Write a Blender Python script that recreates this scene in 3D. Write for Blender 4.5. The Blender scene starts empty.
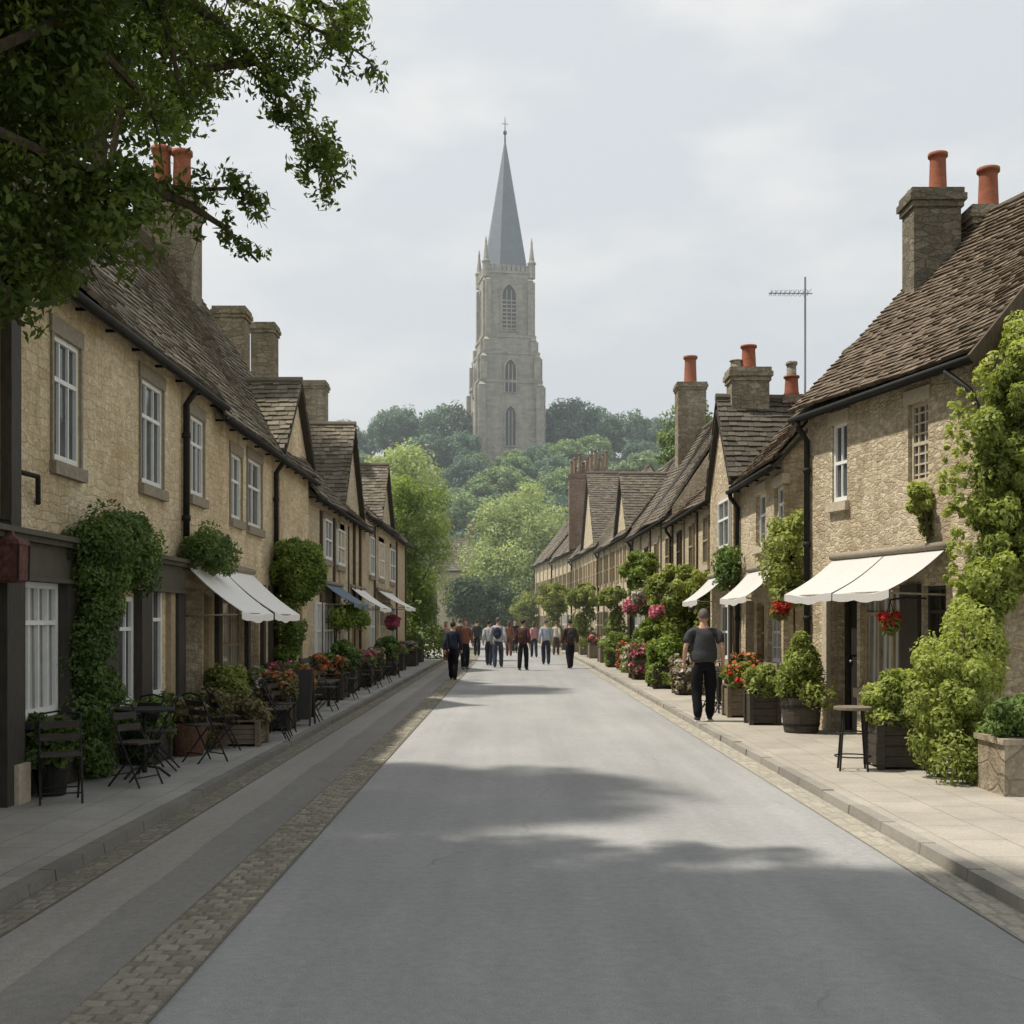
import bpy, math, random
import numpy as np
from mathutils import Vector, Matrix

S = bpy.context.scene
COL = S.collection
R = math.radians
F, CX, HY, EYE = 1200.0, 512.0, 622.0, 1.65
rnd = random.Random(7)

def at(px, py, Y):
    """photo measurement at a known distance -> point in the street (metres)"""
    return Vector(((px - CX) / F * Y, Y, EYE - (py - HY) * Y / F))

# ------------------------------------------------------------------ materials
class NT:
    def __init__(s, name):
        s.m = bpy.data.materials.new(name); s.m.use_nodes = True
        s.t = s.m.node_tree; s.t.nodes.clear()
        s.out = s.n('ShaderNodeOutputMaterial')
    def n(s, typ, **kw):
        nd = s.t.nodes.new(typ)
        for k, v in kw.items(): setattr(nd, k, v)
        return nd
    def l(s, a, b): s.t.links.new(a, b)
    def set(s, sock, v):
        if hasattr(v, 'is_output'): s.l(v, sock)
        elif isinstance(v, (tuple, list)) and len(v) == 3 and sock.type == 'RGBA': sock.default_value = (*v, 1)
        else: sock.default_value = v
    def coord(s, kind='Object'):
        if kind == 'World': return s.n('ShaderNodeNewGeometry').outputs['Position']
        return s.n('ShaderNodeTexCoord').outputs[kind]
    def mapping(s, v, scale=(1, 1, 1), rot=(0, 0, 0), loc=(0, 0, 0)):
        m = s.n('ShaderNodeMapping'); s.l(v, m.inputs['Vector'])
        m.inputs['Scale'].default_value = scale; m.inputs['Rotation'].default_value = rot; m.inputs['Location'].default_value = loc
        return m.outputs[0]
    def noise(s, v, scale, detail=4, rough=.55, out='Fac'):
        n = s.n('ShaderNodeTexNoise'); s.l(v, n.inputs['Vector'])
        n.inputs['Scale'].default_value = scale; n.inputs['Detail'].default_value = detail; n.inputs['Roughness'].default_value = rough
        return n.outputs[out]
    def ramp(s, f, stops, interp='LINEAR'):
        r = s.n('ShaderNodeValToRGB'); s.l(f, r.inputs[0]); r.color_ramp.interpolation = interp
        el = r.color_ramp.elements
        while len(el) < len(stops): el.new(.5)
        for e, (p, c) in zip(el, stops):
            e.position = p; e.color = (*c, 1) if isinstance(c, (tuple, list)) else (c, c, c, 1)
        return r.outputs[0]
    def mix(s, f, a, b, mode='MIX'):
        m = s.n('ShaderNodeMix', data_type='RGBA', blend_type=mode)
        s.set(m.inputs[0], f); s.set(m.inputs[6], a); s.set(m.inputs[7], b)
        return m.outputs[2]
    def math(s, op, a, b=0.0, c=None):
        m = s.n('ShaderNodeMath', operation=op); s.set(m.inputs[0], a); s.set(m.inputs[1], b)
        if c is not None: s.set(m.inputs[2], c)
        return m.outputs[0]
    def bump(s, h, strength=.5, dist=.02, normal=None):
        b = s.n('ShaderNodeBump'); s.l(h, b.inputs['Height']); b.inputs['Strength'].default_value = strength; b.inputs['Distance'].default_value = dist
        if normal is not None: s.l(normal, b.inputs['Normal'])
        return b.outputs[0]
    def bsdf(s, col, rough=.8, normal=None, spec=.3, metal=0.0):
        p = s.n('ShaderNodeBsdfPrincipled')
        s.set(p.inputs['Base Color'], col); s.set(p.inputs['Roughness'], rough)
        p.inputs['Specular IOR Level'].default_value = spec; p.inputs['Metallic'].default_value = metal
        if normal is not None: s.l(normal, p.inputs['Normal'])
        s.l(p.outputs[0], s.out.inputs[0]); return p

def distort(k, v, scale, amt):
    n = k.noise(v, scale, 2, .5, 'Color')
    a = k.n('ShaderNodeVectorMath', operation='MULTIPLY_ADD'); k.l(n, a.inputs[0]); a.inputs[1].default_value = (amt,) * 3; k.l(v, a.inputs[2])
    return a.outputs[0]

def m_stone(name, cols, mortar, scale=(3.6, 3.6, 7.5), mortar_w=.07, stain=(.62, .56, .47), bump=.9, eamt=1.0, rnd_=.85):
    k = NT(name); v = k.coord()
    d = distort(k, v, 2.5, .10)
    mp = k.mapping(d, scale)
    vo = k.n('ShaderNodeTexVoronoi', feature='F1'); k.l(mp, vo.inputs['Vector']); vo.inputs['Scale'].default_value = 1; vo.inputs['Randomness'].default_value = rnd_
    ve = k.n('ShaderNodeTexVoronoi', feature='DISTANCE_TO_EDGE'); k.l(mp, ve.inputs['Vector']); ve.inputs['Scale'].default_value = 1; ve.inputs['Randomness'].default_value = rnd_
    sep = k.n('ShaderNodeSeparateColor'); k.l(vo.outputs['Color'], sep.inputs[0])
    c = k.ramp(sep.outputs[0], [(0, cols[0]), (.5, cols[1]), (1, cols[2])])
    fine = k.noise(v, 26, 6, .7)
    med = k.noise(k.mapping(v, (1, 1, 1.6)), 9, 5, .7)
    c = k.mix(.6, c, k.ramp(fine, [(.25, .5), (.75, 1.55)]), 'MULTIPLY')
    c = k.mix(.55, c, k.ramp(med, [(.3, .6), (.7, 1.45)]), 'MULTIPLY')
    edge = k.ramp(ve.outputs['Distance'], [(0, 1-eamt), (mortar_w, 1)])
    c = k.mix(edge, mortar, c)
    strk = k.noise(k.mapping(v, (7, 7, .9)), 3, 5, .65)
    c = k.mix(.5, c, k.ramp(strk, [(.3, .7), (.7, 1.25)]), 'MULTIPLY')
    big = k.noise(k.mapping(v, (1, 1, .35)), 1.1, 5, .6)
    c = k.mix(k.ramp(big, [(.38, .75), (.62, 0)]), c, k.mix(1.0, c, stain, 'MULTIPLY'))
    hgt = k.math('ADD', k.math('MULTIPLY', edge, .35), k.math('ADD', k.math('ADD', k.math('MULTIPLY', fine, .7), k.math('MULTIPLY', med, 1.0)), k.math('MULTIPLY', sep.outputs[1], .35)))
    k.bsdf(c, .92, k.bump(hgt, bump, .035), .15)
    return k.m

def m_tiles(name, c0, c1, c2, moss=(.07, .075, .035), moss_amt=.5):
    k = NT(name); v = k.coord()
    g = k.n('ShaderNodeNewGeometry')
    c = k.ramp(g.outputs['Random Per Island'], [(0, c0), (.5, c1), (1, c2)])
    fine = k.noise(v, 30, 5, .7)
    c = k.mix(.6, c, k.ramp(fine, [(.25, .45), (.75, 1.3)]), 'MULTIPLY')
    big = k.noise(v, 1.3, 6, .65)
    c = k.mix(k.ramp(big, [(.45, 0), (.7, moss_amt)]), c, moss)
    k.bsdf(c, .9, k.bump(fine, .5, .01), .2)
    return k.m

def m_plain(name, col, rough=.7, var=.25, scale=12, bump=.15, spec=.3, metal=0.0, stretch=(1, 1, 1)):
    k = NT(name); v = k.mapping(k.coord(), stretch)
    n = k.noise(v, scale, 5, .65)
    c = k.mix(1.0, col, k.ramp(n, [(.25, 1 - var), (.75, 1 + var)]), 'MULTIPLY')
    k.bsdf(c, rough, k.bump(n, bump, .01), spec, metal)
    return k.m

def m_leaf(name, dark, light, transl=.3, rough=.55):
    k = NT(name)
    a = k.n('ShaderNodeAttribute', attribute_name='tint')
    c = k.ramp(a.outputs['Fac'], [(0, dark), (1, light)])
    p = k.n('ShaderNodeBsdfPrincipled'); k.l(c, p.inputs['Base Color']); p.inputs['Roughness'].default_value = rough
    p.inputs['Specular IOR Level'].default_value = .25
    t = k.n('ShaderNodeBsdfTranslucent'); k.l(k.mix(1.0, c, (1.15, 1.2, .6), 'MULTIPLY'), t.inputs[0])
    mx = k.n('ShaderNodeMixShader'); mx.inputs[0].default_value = transl
    k.l(p.outputs[0], mx.inputs[1]); k.l(t.outputs[0], mx.inputs[2]); k.l(mx.outputs[0], k.out.inputs[0])
    return k.m

def m_glass(name, col=(.045, .05, .055), curtain=0.0):
    k = NT(name); v = k.coord()
    n = k.noise(v, 3.0, 3)
    c = k.mix(k.ramp(n, [(.3, 0), (.7, .8)]), col, tuple(x * 2.2 for x in col))
    if curtain:
        w = k.n('ShaderNodeTexWave', wave_type='BANDS', bands_direction='DIAGONAL'); k.l(k.mapping(v, (1, 1, .02)), w.inputs['Vector']); w.inputs['Scale'].default_value = 6; w.inputs['Distortion'].default_value = 4
        c = k.mix(k.math('MULTIPLY', w.outputs['Fac'], curtain), c, (.5, .5, .47))
    k.bsdf(c, .07, k.bump(k.noise(v, 2.2, 2), .12, .05), .38)
    return k.m

def m_asphalt(name, c0, c1):
    k = NT(name); v = k.coord('World')
    sp = k.noise(v, 110, 4, .85); mid = k.noise(v, 14, 7, .75); big = k.noise(k.mapping(v, (1, .18, 1)), .7, 5, .6)
    c = k.mix(k.ramp(big, [(.35, 0), (.65, 1)]), c0, c1)
    c = k.mix(.55, c, k.ramp(sp, [(.3, .35), (.7, 1.65)]), 'MULTIPLY')
    c = k.mix(.5, c, k.ramp(mid, [(.3, .7), (.7, 1.25)]), 'MULTIPLY')
    trk = k.noise(k.mapping(v, (2.2, .03, 1)), 1.6, 3, .5)
    c = k.mix(.5, c, k.ramp(trk, [(.35, .90), (.65, 1.08)]), 'MULTIPLY')
    stn = k.noise(k.mapping(v, (1, .55, 1)), .55, 7, .68)
    c = k.mix(.5, c, k.ramp(stn, [(.36, .84), (.64, 1.10)]), 'MULTIPLY')
    ck = k.n('ShaderNodeTexVoronoi', feature='DISTANCE_TO_EDGE', voronoi_dimensions='2D'); k.l(k.mapping(distort(k, v, 2.2, .35), (.42, .2, 1)), ck.inputs['Vector']); ck.inputs['Scale'].default_value = 1
    gate = k.ramp(k.noise(v, .8, 3), [(.52, 0), (.60, 1)])
    c = k.mix(k.math('MULTIPLY', gate, k.ramp(ck.outputs['Distance'], [(.0, .38), (.006, 0)])), c, (.09, .088, .082))
    k.bsdf(c, .85, k.bump(k.math('ADD', sp, k.math('MULTIPLY', mid, .6)), .4, .008), .25)
    return k.m

def m_flags(name, c0, c1, joint, bw=.62, rh=.45, rot=R(90), mort=.008):
    k = NT(name); v = k.coord('World')
    d = distort(k, v, 1.5, .05)
    b = k.n('ShaderNodeTexBrick'); k.l(k.mapping(d, (1, 1, 1), (0, 0, rot)), b.inputs['Vector'])
    b.inputs['Scale'].default_value = 1; b.inputs['Brick Width'].default_value = bw; b.inputs['Row Height'].default_value = rh
    b.inputs['Mortar Size'].default_value = mort; b.inputs['Mortar Smooth'].default_value = .4
    b.inputs['Color1'].default_value = (*c0, 1); b.inputs['Color2'].default_value = (*c1, 1); b.inputs['Mortar'].default_value = (*joint, 1)
    fine = k.noise(v, 40, 6, .7); big = k.noise(v, 1.2, 5, .6)
    c = k.mix(.5, b.outputs['Color'], k.ramp(fine, [(.25, .6), (.75, 1.35)]), 'MULTIPLY')
    c = k.mix(.6, c, k.ramp(big, [(.3, .65), (.7, 1.2)]), 'MULTIPLY')
    h = k.math('SUBTRACT', k.math('MULTIPLY', fine, .5), b.outputs['Fac'])
    k.bsdf(c, .85, k.bump(h, .5, .012), .25)
    return k.m

def m_setts(name, cols, joint, scale=(8.5, 5.5, 1)):
    k = NT(name); v = k.coord('World')
    mp = k.mapping(distort(k, v, 3, .05), scale)
    vo = k.n('ShaderNodeTexVoronoi', feature='F1', voronoi_dimensions='2D'); k.l(mp, vo.inputs['Vector']); vo.inputs['Scale'].default_value = 1; vo.inputs['Randomness'].default_value = .6
    ve = k.n('ShaderNodeTexVoronoi', feature='DISTANCE_TO_EDGE', voronoi_dimensions='2D'); k.l(mp, ve.inputs['Vector']); ve.inputs['Scale'].default_value = 1; ve.inputs['Randomness'].default_value = .6
    sep = k.n('ShaderNodeSeparateColor'); k.l(vo.outputs['Color'], sep.inputs[0])
    c = k.ramp(sep.outputs[0], [(0, cols[0]), (.5, cols[1]), (1, cols[2])])
    e = k.ramp(ve.outputs['Distance'], [(.02, 0), (.16, 1)])
    fine = k.noise(v, 50, 5, .7)
    c = k.mix(.6, c, k.ramp(fine, [(.25, .55), (.75, 1.3)]), 'MULTIPLY')
    c = k.mix(e, joint, c)
    k.bsdf(c, .85, k.bump(k.math('ADD', e, k.math('MULTIPLY', fine, .4)), .9, .02), .25)
    return k.m

M = {}
M['wall_l'] = m_stone('honey_stone', [(.70, .57, .37), (.78, .65, .44), (.82, .71, .51)], (.68, .55, .36), (4.0, 4.0, 10.5), .10, (.66, .61, .54), 1.0, .65, .6)
M['wall_r'] = m_stone('pale_rubble_stone', [(.46, .38, .265), (.60, .51, .365), (.70, .61, .45)], (.50, .42, .295), (7, 7, 15), .16, (.70, .66, .60), 1.2, .6)
M['wall_far'] = m_stone('far_stone', [(.52, .44, .31), (.60, .515, .37), (.68, .60, .45)], (.48, .405, .285), (5, 5, 10), .1, (.82, .79, .72))
M['dress'] = m_plain('dressed_stone', (.27, .235, .18), .9, .3, 18, .4, .2)
M['dress_pale'] = m_plain('pale_dressed_stone', (.46, .40, .30), .9, .25, 18, .4, .2)
M['tile_l'] = m_tiles('stone_tiles_dark', (.12, .104, .08), (.18, .155, .12), (.25, .215, .165))
M['tile_r'] = m_tiles('stone_tiles_brown', (.10, .078, .056), (.15, .115, .083), (.21, .165, .12), (.12, .105, .06), .35)
M['tile_d'] = m_tiles('stone_tiles_charcoal', (.065, .058, .046), (.095, .085, .067), (.135, .12, .095), moss_amt=.3)
M['tile_far'] = m_tiles('stone_tiles_far', (.13, .11, .09), (.17, .145, .115), (.22, .19, .15), moss_amt=.25)
M['under'] = m_plain('roof_underlay', (.05, .045, .035), .95, .3)
M['chim'] = m_stone('chimney_stone', [(.24, .21, .155), (.31, .27, .20), (.38, .335, .25)], (.22, .19, .14), (4, 4, 9))
M['chim_d'] = m_stone('dark_chimney_stone', [(.14, .125, .095), (.19, .17, .125), (.25, .22, .165)], (.14, .125, .095), (4, 4, 9))
M['brick'] = m_stone('red_brick', [(.25, .17, .13), (.29, .20, .15), (.33, .24, .185)], (.26, .21, .16), (4, 4, 12))
M['terra'] = m_plain('terracotta', (.27, .092, .05), .85, .3, 9, .2, .3, stretch=(1, 1, 2))
M['white'] = m_plain('white_paint', (.74, .74, .71), .5, .08, 14, .1)
M['timber'] = m_plain('dark_timber', (.048, .042, .034), .65, .4, 10, .3, .35, stretch=(3, 3, .6))
M['timber_b'] = m_plain('brown_timber', (.085, .062, .042), .7, .4, 10, .4, .25, stretch=(4, 4, .6))
M['post_tan'] = m_plain('tan_post', (.34, .27, .17), .85, .3, 14, .3, .2)
M['fascia'] = m_plain('olive_fascia', (.085, .078, .058), .6, .2, 8, .15)
M['iron'] = m_plain('black_iron', (.022, .021, .02), .7, .4, 20, .2, .2)
M['steel'] = m_plain('grey_metal', (.28, .28, .28), .4, .2, 20, .1, .5, .6)
M['glass'] = m_glass('window_glass')
M['glass_c'] = m_glass('curtained_glass', (.11, .115, .11), .95)
M['glass_d'] = m_glass('dark_shop_glass', (.018, .018, .017))
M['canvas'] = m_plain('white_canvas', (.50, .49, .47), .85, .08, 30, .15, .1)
M['canvas_l'] = m_plain('brightened_white_canvas', (.80, .79, .76), .85, .08, 30, .15, .1)  # lighter copy of the white canvas, brightness of sunlit cloth put into its colour
M['canvas_g'] = m_plain('grey_canvas', (.46, .46, .44), .85, .1, 30, .15, .1)
M['canvas_b'] = m_plain('blue_grey_canvas', (.16, .21, .27), .85, .2, 30, .15, .1)
M['door'] = m_plain('dark_door', (.025, .024, .022), .5, .3, 8, .2, .4, stretch=(3, 3, .5))
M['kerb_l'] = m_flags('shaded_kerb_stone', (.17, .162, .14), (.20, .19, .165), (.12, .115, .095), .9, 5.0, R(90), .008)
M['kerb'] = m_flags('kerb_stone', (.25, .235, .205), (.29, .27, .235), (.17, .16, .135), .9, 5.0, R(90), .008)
M['asphalt'] = m_asphalt('pale_asphalt', (.262, .262, .256), (.31, .309, .302))
M['lane'] = m_asphalt('old_lane_asphalt', (.235, .222, .20), (.30, .285, .255))
M['lane_dark'] = m_asphalt('dark_patch_asphalt', (.185, .178, .165), (.235, .225, .205))
M['setts'] = m_setts('stone_setts', [(.24, .215, .165), (.28, .25, .195), (.34, .305, .235)], (.215, .19, .145), (15, 11, 1))
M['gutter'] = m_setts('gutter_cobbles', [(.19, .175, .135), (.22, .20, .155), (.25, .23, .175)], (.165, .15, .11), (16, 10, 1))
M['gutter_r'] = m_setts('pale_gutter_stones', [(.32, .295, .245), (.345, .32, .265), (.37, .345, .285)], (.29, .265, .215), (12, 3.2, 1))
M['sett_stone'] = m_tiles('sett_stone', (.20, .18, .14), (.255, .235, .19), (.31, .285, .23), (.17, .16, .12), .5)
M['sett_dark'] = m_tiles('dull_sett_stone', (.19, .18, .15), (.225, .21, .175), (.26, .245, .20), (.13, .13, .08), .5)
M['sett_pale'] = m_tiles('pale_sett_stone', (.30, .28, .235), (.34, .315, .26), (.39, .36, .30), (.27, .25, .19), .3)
M['joint'] = m_plain('sandy_joint', (.17, .155, .12), .95, .4, 20, .4, .1)
M['joint_r'] = m_plain('pale_joint', (.27, .25, .205), .95, .3, 20, .4, .1)
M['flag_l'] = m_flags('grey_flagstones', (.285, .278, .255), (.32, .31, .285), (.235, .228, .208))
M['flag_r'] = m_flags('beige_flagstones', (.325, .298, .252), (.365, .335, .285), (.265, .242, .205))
M['grass'] = m_plain('meadow_grass', (.085, .12, .05), .95, .5, 6, .6, .1)
M['hill'] = m_plain('hill_grass', (.12, .16, .085), .95, .4, .5, .3, .1)
M['church'] = m_stone('church_stone', [(.29, .265, .22), (.35, .32, .265), (.41, .375, .315)], (.37, .34, .295), (1.2, 1.2, 2.6), .05, (.72, .72, .72), .6)
M['lead'] = m_plain('lead_spire', (.145, .17, .195), .7, .15, 1.2, .1, .3)
M['church_dark'] = m_plain('belfry_shadow', (.06, .062, .065), .8, .3)
M['bark'] = m_plain('bark', (.075, .06, .042), .95, .5, 14, .9, .1, stretch=(2, 2, .5))
M['wood'] = m_plain('weathered_wood', (.17, .14, .10), .85, .4, 12, .5, .2, stretch=(.6, .6, 4))
M['wood_d'] = m_plain('dark_planter_wood', (.06, .052, .042), .8, .4, 12, .5, .2, stretch=(.6, .6, 4))
M['stone_p'] = m_stone('trough_stone', [(.30, .26, .20), (.38, .33, .25), (.45, .40, .31)], (.26, .22, .17), (1.5, 1.5, 2.5), .03)
M['wicker'] = m_plain('red_brown_wicker', (.115, .062, .042), .8, .5, 30, .8, .2)
M['soil'] = m_plain('soil', (.04, .03, .02), .95, .4)
M['lf_tree'] = m_leaf('leaf_foreground', (.026, .048, .014), (.15, .20, .035), .38)
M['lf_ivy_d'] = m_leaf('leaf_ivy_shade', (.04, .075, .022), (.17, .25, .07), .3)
M['lf_ivy_l'] = m_leaf('leaf_ivy_sun', (.055, .09, .022), (.45, .50, .14), .42)  # brighter copy of the ivy leaf, sunlight put into its colour
M['lf_wall'] = m_leaf('leaf_wall_shrub', (.055, .10, .022), (.28, .36, .08), .35)
M['lf_mid'] = m_leaf('leaf_mid', (.09, .14, .05), (.27, .35, .13), .3)
M['lf_lime'] = m_leaf('leaf_pale', (.25, .31, .13), (.50, .56, .27), .35)
M['lf_yel'] = m_leaf('leaf_yellow_green', (.085, .12, .03), (.38, .42, .12), .35)
M['lf_hill'] = m_leaf('leaf_hill_dark', (.09, .17, .13), (.19, .29, .20), .2)  # distance haze lifted into these leaf colours
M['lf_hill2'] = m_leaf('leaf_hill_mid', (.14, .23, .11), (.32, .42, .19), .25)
M['lf_hill3'] = m_leaf('leaf_hill_hazed', (.085, .155, .13), (.17, .26, .19), .2)  # bluish haze of distance mixed into the leaf colour
M['lf_dark'] = m_leaf('leaf_dark_round', (.035, .065, .035), (.10, .155, .075), .2)
M['lf_dry'] = m_leaf('leaf_mixed_bed', (.06, .06, .025), (.22, .19, .09), .2)
M['fl_red'] = m_leaf('petal_red', (.35, .015, .015), (.65, .06, .05), .2)
M['fl_pink'] = m_leaf('petal_pink', (.45, .06, .16), (.70, .22, .32), .2)
M['fl_white'] = m_leaf('petal_mixed_pale', (.35, .25, .26), (.62, .58, .55), .2)
M['fl_orange'] = m_leaf('petal_orange', (.40, .09, .03), (.60, .22, .08), .2)

# ------------------------------------------------------------------ mesh helpers
class MB:
    def __init__(s): s.v = []; s.f = []
    def quad(s, a, b, c, d):
        i = len(s.v); s.v += [tuple(a), tuple(b), tuple(c), tuple(d)]; s.f.append((i, i+1, i+2, i+3))
    def poly(s, pts):
        i = len(s.v); s.v += [tuple(p) for p in pts]; s.f.append(tuple(range(i, i+len(pts))))
    def prism8(s, p):      # p: bottom 4, top 4
        i = len(s.v); s.v += [tuple(q) for q in p]
        for f in ((3, 2, 1, 0), (4, 5, 6, 7), (0, 1, 5, 4), (1, 2, 6, 5), (2, 3, 7, 6), (3, 0, 4, 7)): s.f.append(tuple(i+j for j in f))
    def box(s, x0, x1, y0, y1, z0, z1, T=None):
        p = [(x0, y0, z0), (x1, y0, z0), (x1, y1, z0), (x0, y1, z0), (x0, y0, z1), (x1, y0, z1), (x1, y1, z1), (x0, y1, z1)]
        if T: p = [T(*q) for q in p]
        s.prism8(p)
    def bar(s, a, b, w, h=None, up=(0, 0, 1)):
        h = h or w; a = Vector(a); b = Vector(b); d = (b-a).normalized(); up = Vector(up)
        if abs(d.dot(up)) > .98: up = Vector((1, 0, 0))
        x = d.cross(up).normalized()*w/2; y = x.cross(d).normalized()*h/2
        s.prism8([a-x-y, a+x-y, a+x+y, a-x+y, b-x-y, b+x-y, b+x+y, b-x+y])
    def tube(s, pts, r, n=8, cap=True):
        pts = [Vector(p) for p in pts]; rs = r if isinstance(r, (list, tuple)) else [r]*len(pts)
        i0 = len(s.v); px = None
        for k, p in enumerate(pts):
            d = (pts[min(k+1, len(pts)-1)] - pts[max(k-1, 0)]).normalized()
            if px is None:
                px = d.cross(Vector((0, 0, 1)))
                if px.length < .05: px = d.cross(Vector((1, 0, 0)))
            px = (px - d*px.dot(d)).normalized(); py = d.cross(px)
            for j in range(n):
                a = 2*math.pi*j/n; s.v.append(tuple(p + (px*math.cos(a)+py*math.sin(a))*rs[k]))
        for k in range(len(pts)-1):
            for j in range(n):
                a = i0+k*n+j; b = i0+k*n+(j+1) % n; s.f.append((a, b, b+n, a+n))
        if cap:
            s.f.append(tuple(i0+j for j in range(n))[::-1]); s.f.append(tuple(i0+(len(pts)-1)*n+j for j in range(n)))
    def lathe(s, prof, c=(0, 0, 0), n=14, sx=1, sy=1, rot=0):
        i0 = len(s.v)
        for r, z in prof:
            for j in range(n):
                a = 2*math.pi*(j+rot)/n; s.v.append((c[0]+r*sx*math.cos(a), c[1]+r*sy*math.sin(a), c[2]+z))
        for k in range(len(prof)-1):
            for j in range(n):
                a = i0+k*n+j; b = i0+k*n+(j+1) % n; s.f.append((a, b, b+n, a+n))
        s.f.append(tuple(i0+j for j in range(n))[::-1]); s.f.append(tuple(i0+(len(prof)-1)*n+j for j in range(n)))
    def ball(s, c, rx, ry, rz, n=12, m=8):
        prof = [(max(1e-4, math.sin(math.pi*k/m)), -math.cos(math.pi*k/m)) for k in range(m+1)]
        i0 = len(s.v)
        s.lathe(prof, (0, 0, 0), n)
        s.v[i0:] = [(c[0]+v[0]*rx, c[1]+v[1]*ry, c[2]+v[2]*rz) for v in s.v[i0:]]
    def build(s, name, mat, parent=None, smooth=False):
        off = parent_world(parent) if parent else Vector((0, 0, 0))
        me = bpy.data.meshes.new(name)
        v = np.array(s.v, dtype=float).reshape(-1, 3) - np.array(off)
        me.from_pydata(v.tolist(), [], s.f); me.update()
        if smooth:
            me.polygons.foreach_set('use_smooth', [True]*len(me.polygons))
        me.materials.append(M[mat] if isinstance(mat, str) else mat)
        o = bpy.data.objects.new(name, me); COL.objects.link(o)
        if parent: o.parent = parent
        return o

def parent_world(p):
    v = Vector((0, 0, 0))
    while p: v = v + p.location; p = p.parent
    return v

def empty(name, loc, label=None, cat=None, group=None):
    o = bpy.data.objects.new(name, None); o.empty_display_size = .2; COL.objects.link(o); o.location = loc
    if label: tag(o, label, cat, group)
    return o
def tag(o, label=None, cat=None, group=None, kind=None):
    if label: o['label'] = label
    if cat: o['category'] = cat
    if group: o['group'] = group
    if kind: o['kind'] = kind
    return o
def copy_tree(o, parent=None):
    c = o.copy(); COL.objects.link(c)
    if parent: c.parent = parent
    for ch in list(o.children): copy_tree(ch, c)
    return c
def place(proto, first, loc, rz=0, sc=1, label=None, group=None):
    o = proto if first else copy_tree(proto)
    o.location = loc; o.rotation_euler = (0, 0, rz); o.scale = (sc,)*3 if not isinstance(sc, (tuple, list)) else sc
    if label: o['label'] = label
    if group: o['group'] = group
    return o

# ------------------------------------------------------------------ foliage
def leaf_obj(name, mat, clumps, leaf, parent=None, seed=1, outward=.8, fill=.45, squash=1.0, droop=0.0, aspect=.5):
    """clumps: (x, y, z, r, n[, tint]); every leaf is one small folded-out rhombus"""
    g = np.random.default_rng(seed)
    C = np.concatenate([np.tile([[c[0], c[1], c[2], c[3], (c[5] if len(c) > 5 else g.random())]], (int(c[4]), 1)) for c in clumps])
    n = len(C)
    d = g.normal(size=(n, 3)); d /= np.linalg.norm(d, axis=1, keepdims=True)
    rad = C[:, 3:4] * (fill + (1-fill) * g.random((n, 1))**.6)
    pos = C[:, :3] + d*rad*np.array([1, 1, squash])
    nr = d*outward + g.normal(size=(n, 3))*.55 + np.array([0, 0, .35]); nr /= np.linalg.norm(nr, axis=1, keepdims=True)
    tg = g.normal(size=(n, 3)) + np.array([0, 0, -droop]); tg -= nr*(tg*nr).sum(1, keepdims=True); tg /= np.linalg.norm(tg, axis=1, keepdims=True)
    bt = np.cross(nr, tg)
    sz = leaf*(.65+.7*g.random((n, 1)))
    V = np.stack([pos-tg*sz, pos+bt*sz*aspect-tg*sz*.1+nr*sz*.12, pos+tg*sz, pos-bt*sz*aspect-tg*sz*.1+nr*sz*.12], 1).reshape(-1, 3)
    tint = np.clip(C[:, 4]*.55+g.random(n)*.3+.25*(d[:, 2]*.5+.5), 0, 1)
    off = parent_world(parent) if parent else Vector((0, 0, 0))
    V = V-np.array(off)
    me = bpy.data.meshes.new(name)
    me.vertices.add(4*n); me.vertices.foreach_set('co', V.ravel())
    me.loops.add(4*n); me.loops.foreach_set('vertex_index', np.arange(4*n, dtype=np.int32))
    me.polygons.add(n); me.polygons.foreach_set('loop_start', np.arange(0, 4*n, 4, dtype=np.int32))
    try: me.polygons.foreach_set('loop_total', np.full(n, 4, dtype=np.int32))
    except Exception: pass
    me.update(calc_edges=True)
    at_ = me.attributes.new('tint', 'FLOAT', 'POINT'); at_.data.foreach_set('value', np.repeat(tint, 4).astype(np.float32))
    me.materials.append(M[mat])
    o = bpy.data.objects.new(name, me); COL.objects.link(o)
    if parent: o.parent = parent
    return o

def crown_clumps(c, rx, ry, rz, k, n, seed, r=(.28, .45), lo=-.75, shell=(.55, .95)):
    g = random.Random(seed); out = []
    while len(out) < k:
        v = Vector((g.gauss(0, 1), g.gauss(0, 1), g.gauss(0, 1))).normalized()
        if v.z < lo: continue
        q = g.uniform(*shell)
        rr = g.uniform(*r)*min(rx, ry, rz)
        out.append((c[0]+v.x*rx*q, c[1]+v.y*ry*q, c[2]+v.z*rz*q, rr, n, g.random()))
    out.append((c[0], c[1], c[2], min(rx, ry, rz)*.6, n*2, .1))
    return out

def trunk(mb, base, h, r, limbs, crown_c, spread, seed, lean=(0, 0)):
    g = random.Random(seed); b = Vector(base); top = b+Vector((lean[0], lean[1], h))
    pts = [b, b+Vector((g.uniform(-.05, .05)*h*.2, 0, h*.33))+Vector((lean[0]*.2, lean[1]*.2, 0)), b+Vector((lean[0]*.6, lean[1]*.6, h*.7)), top]
    mb.tube(pts, [r*1.25, r, r*.85, r*.6], 9)
    for i in range(limbs):
        a = 2*math.pi*i/limbs+g.uniform(-.4, .4); e = Vector(crown_c)+Vector((math.cos(a)*spread, math.sin(a)*spread, g.uniform(-.2, .5)*spread))
        st = b.lerp(top, g.uniform(.7, 1)); m = st.lerp(e, .5)+Vector((0, 0, -.1*spread))
        mb.tube([st, m, e], [r*.5, r*.32, r*.1], 6)

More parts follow.
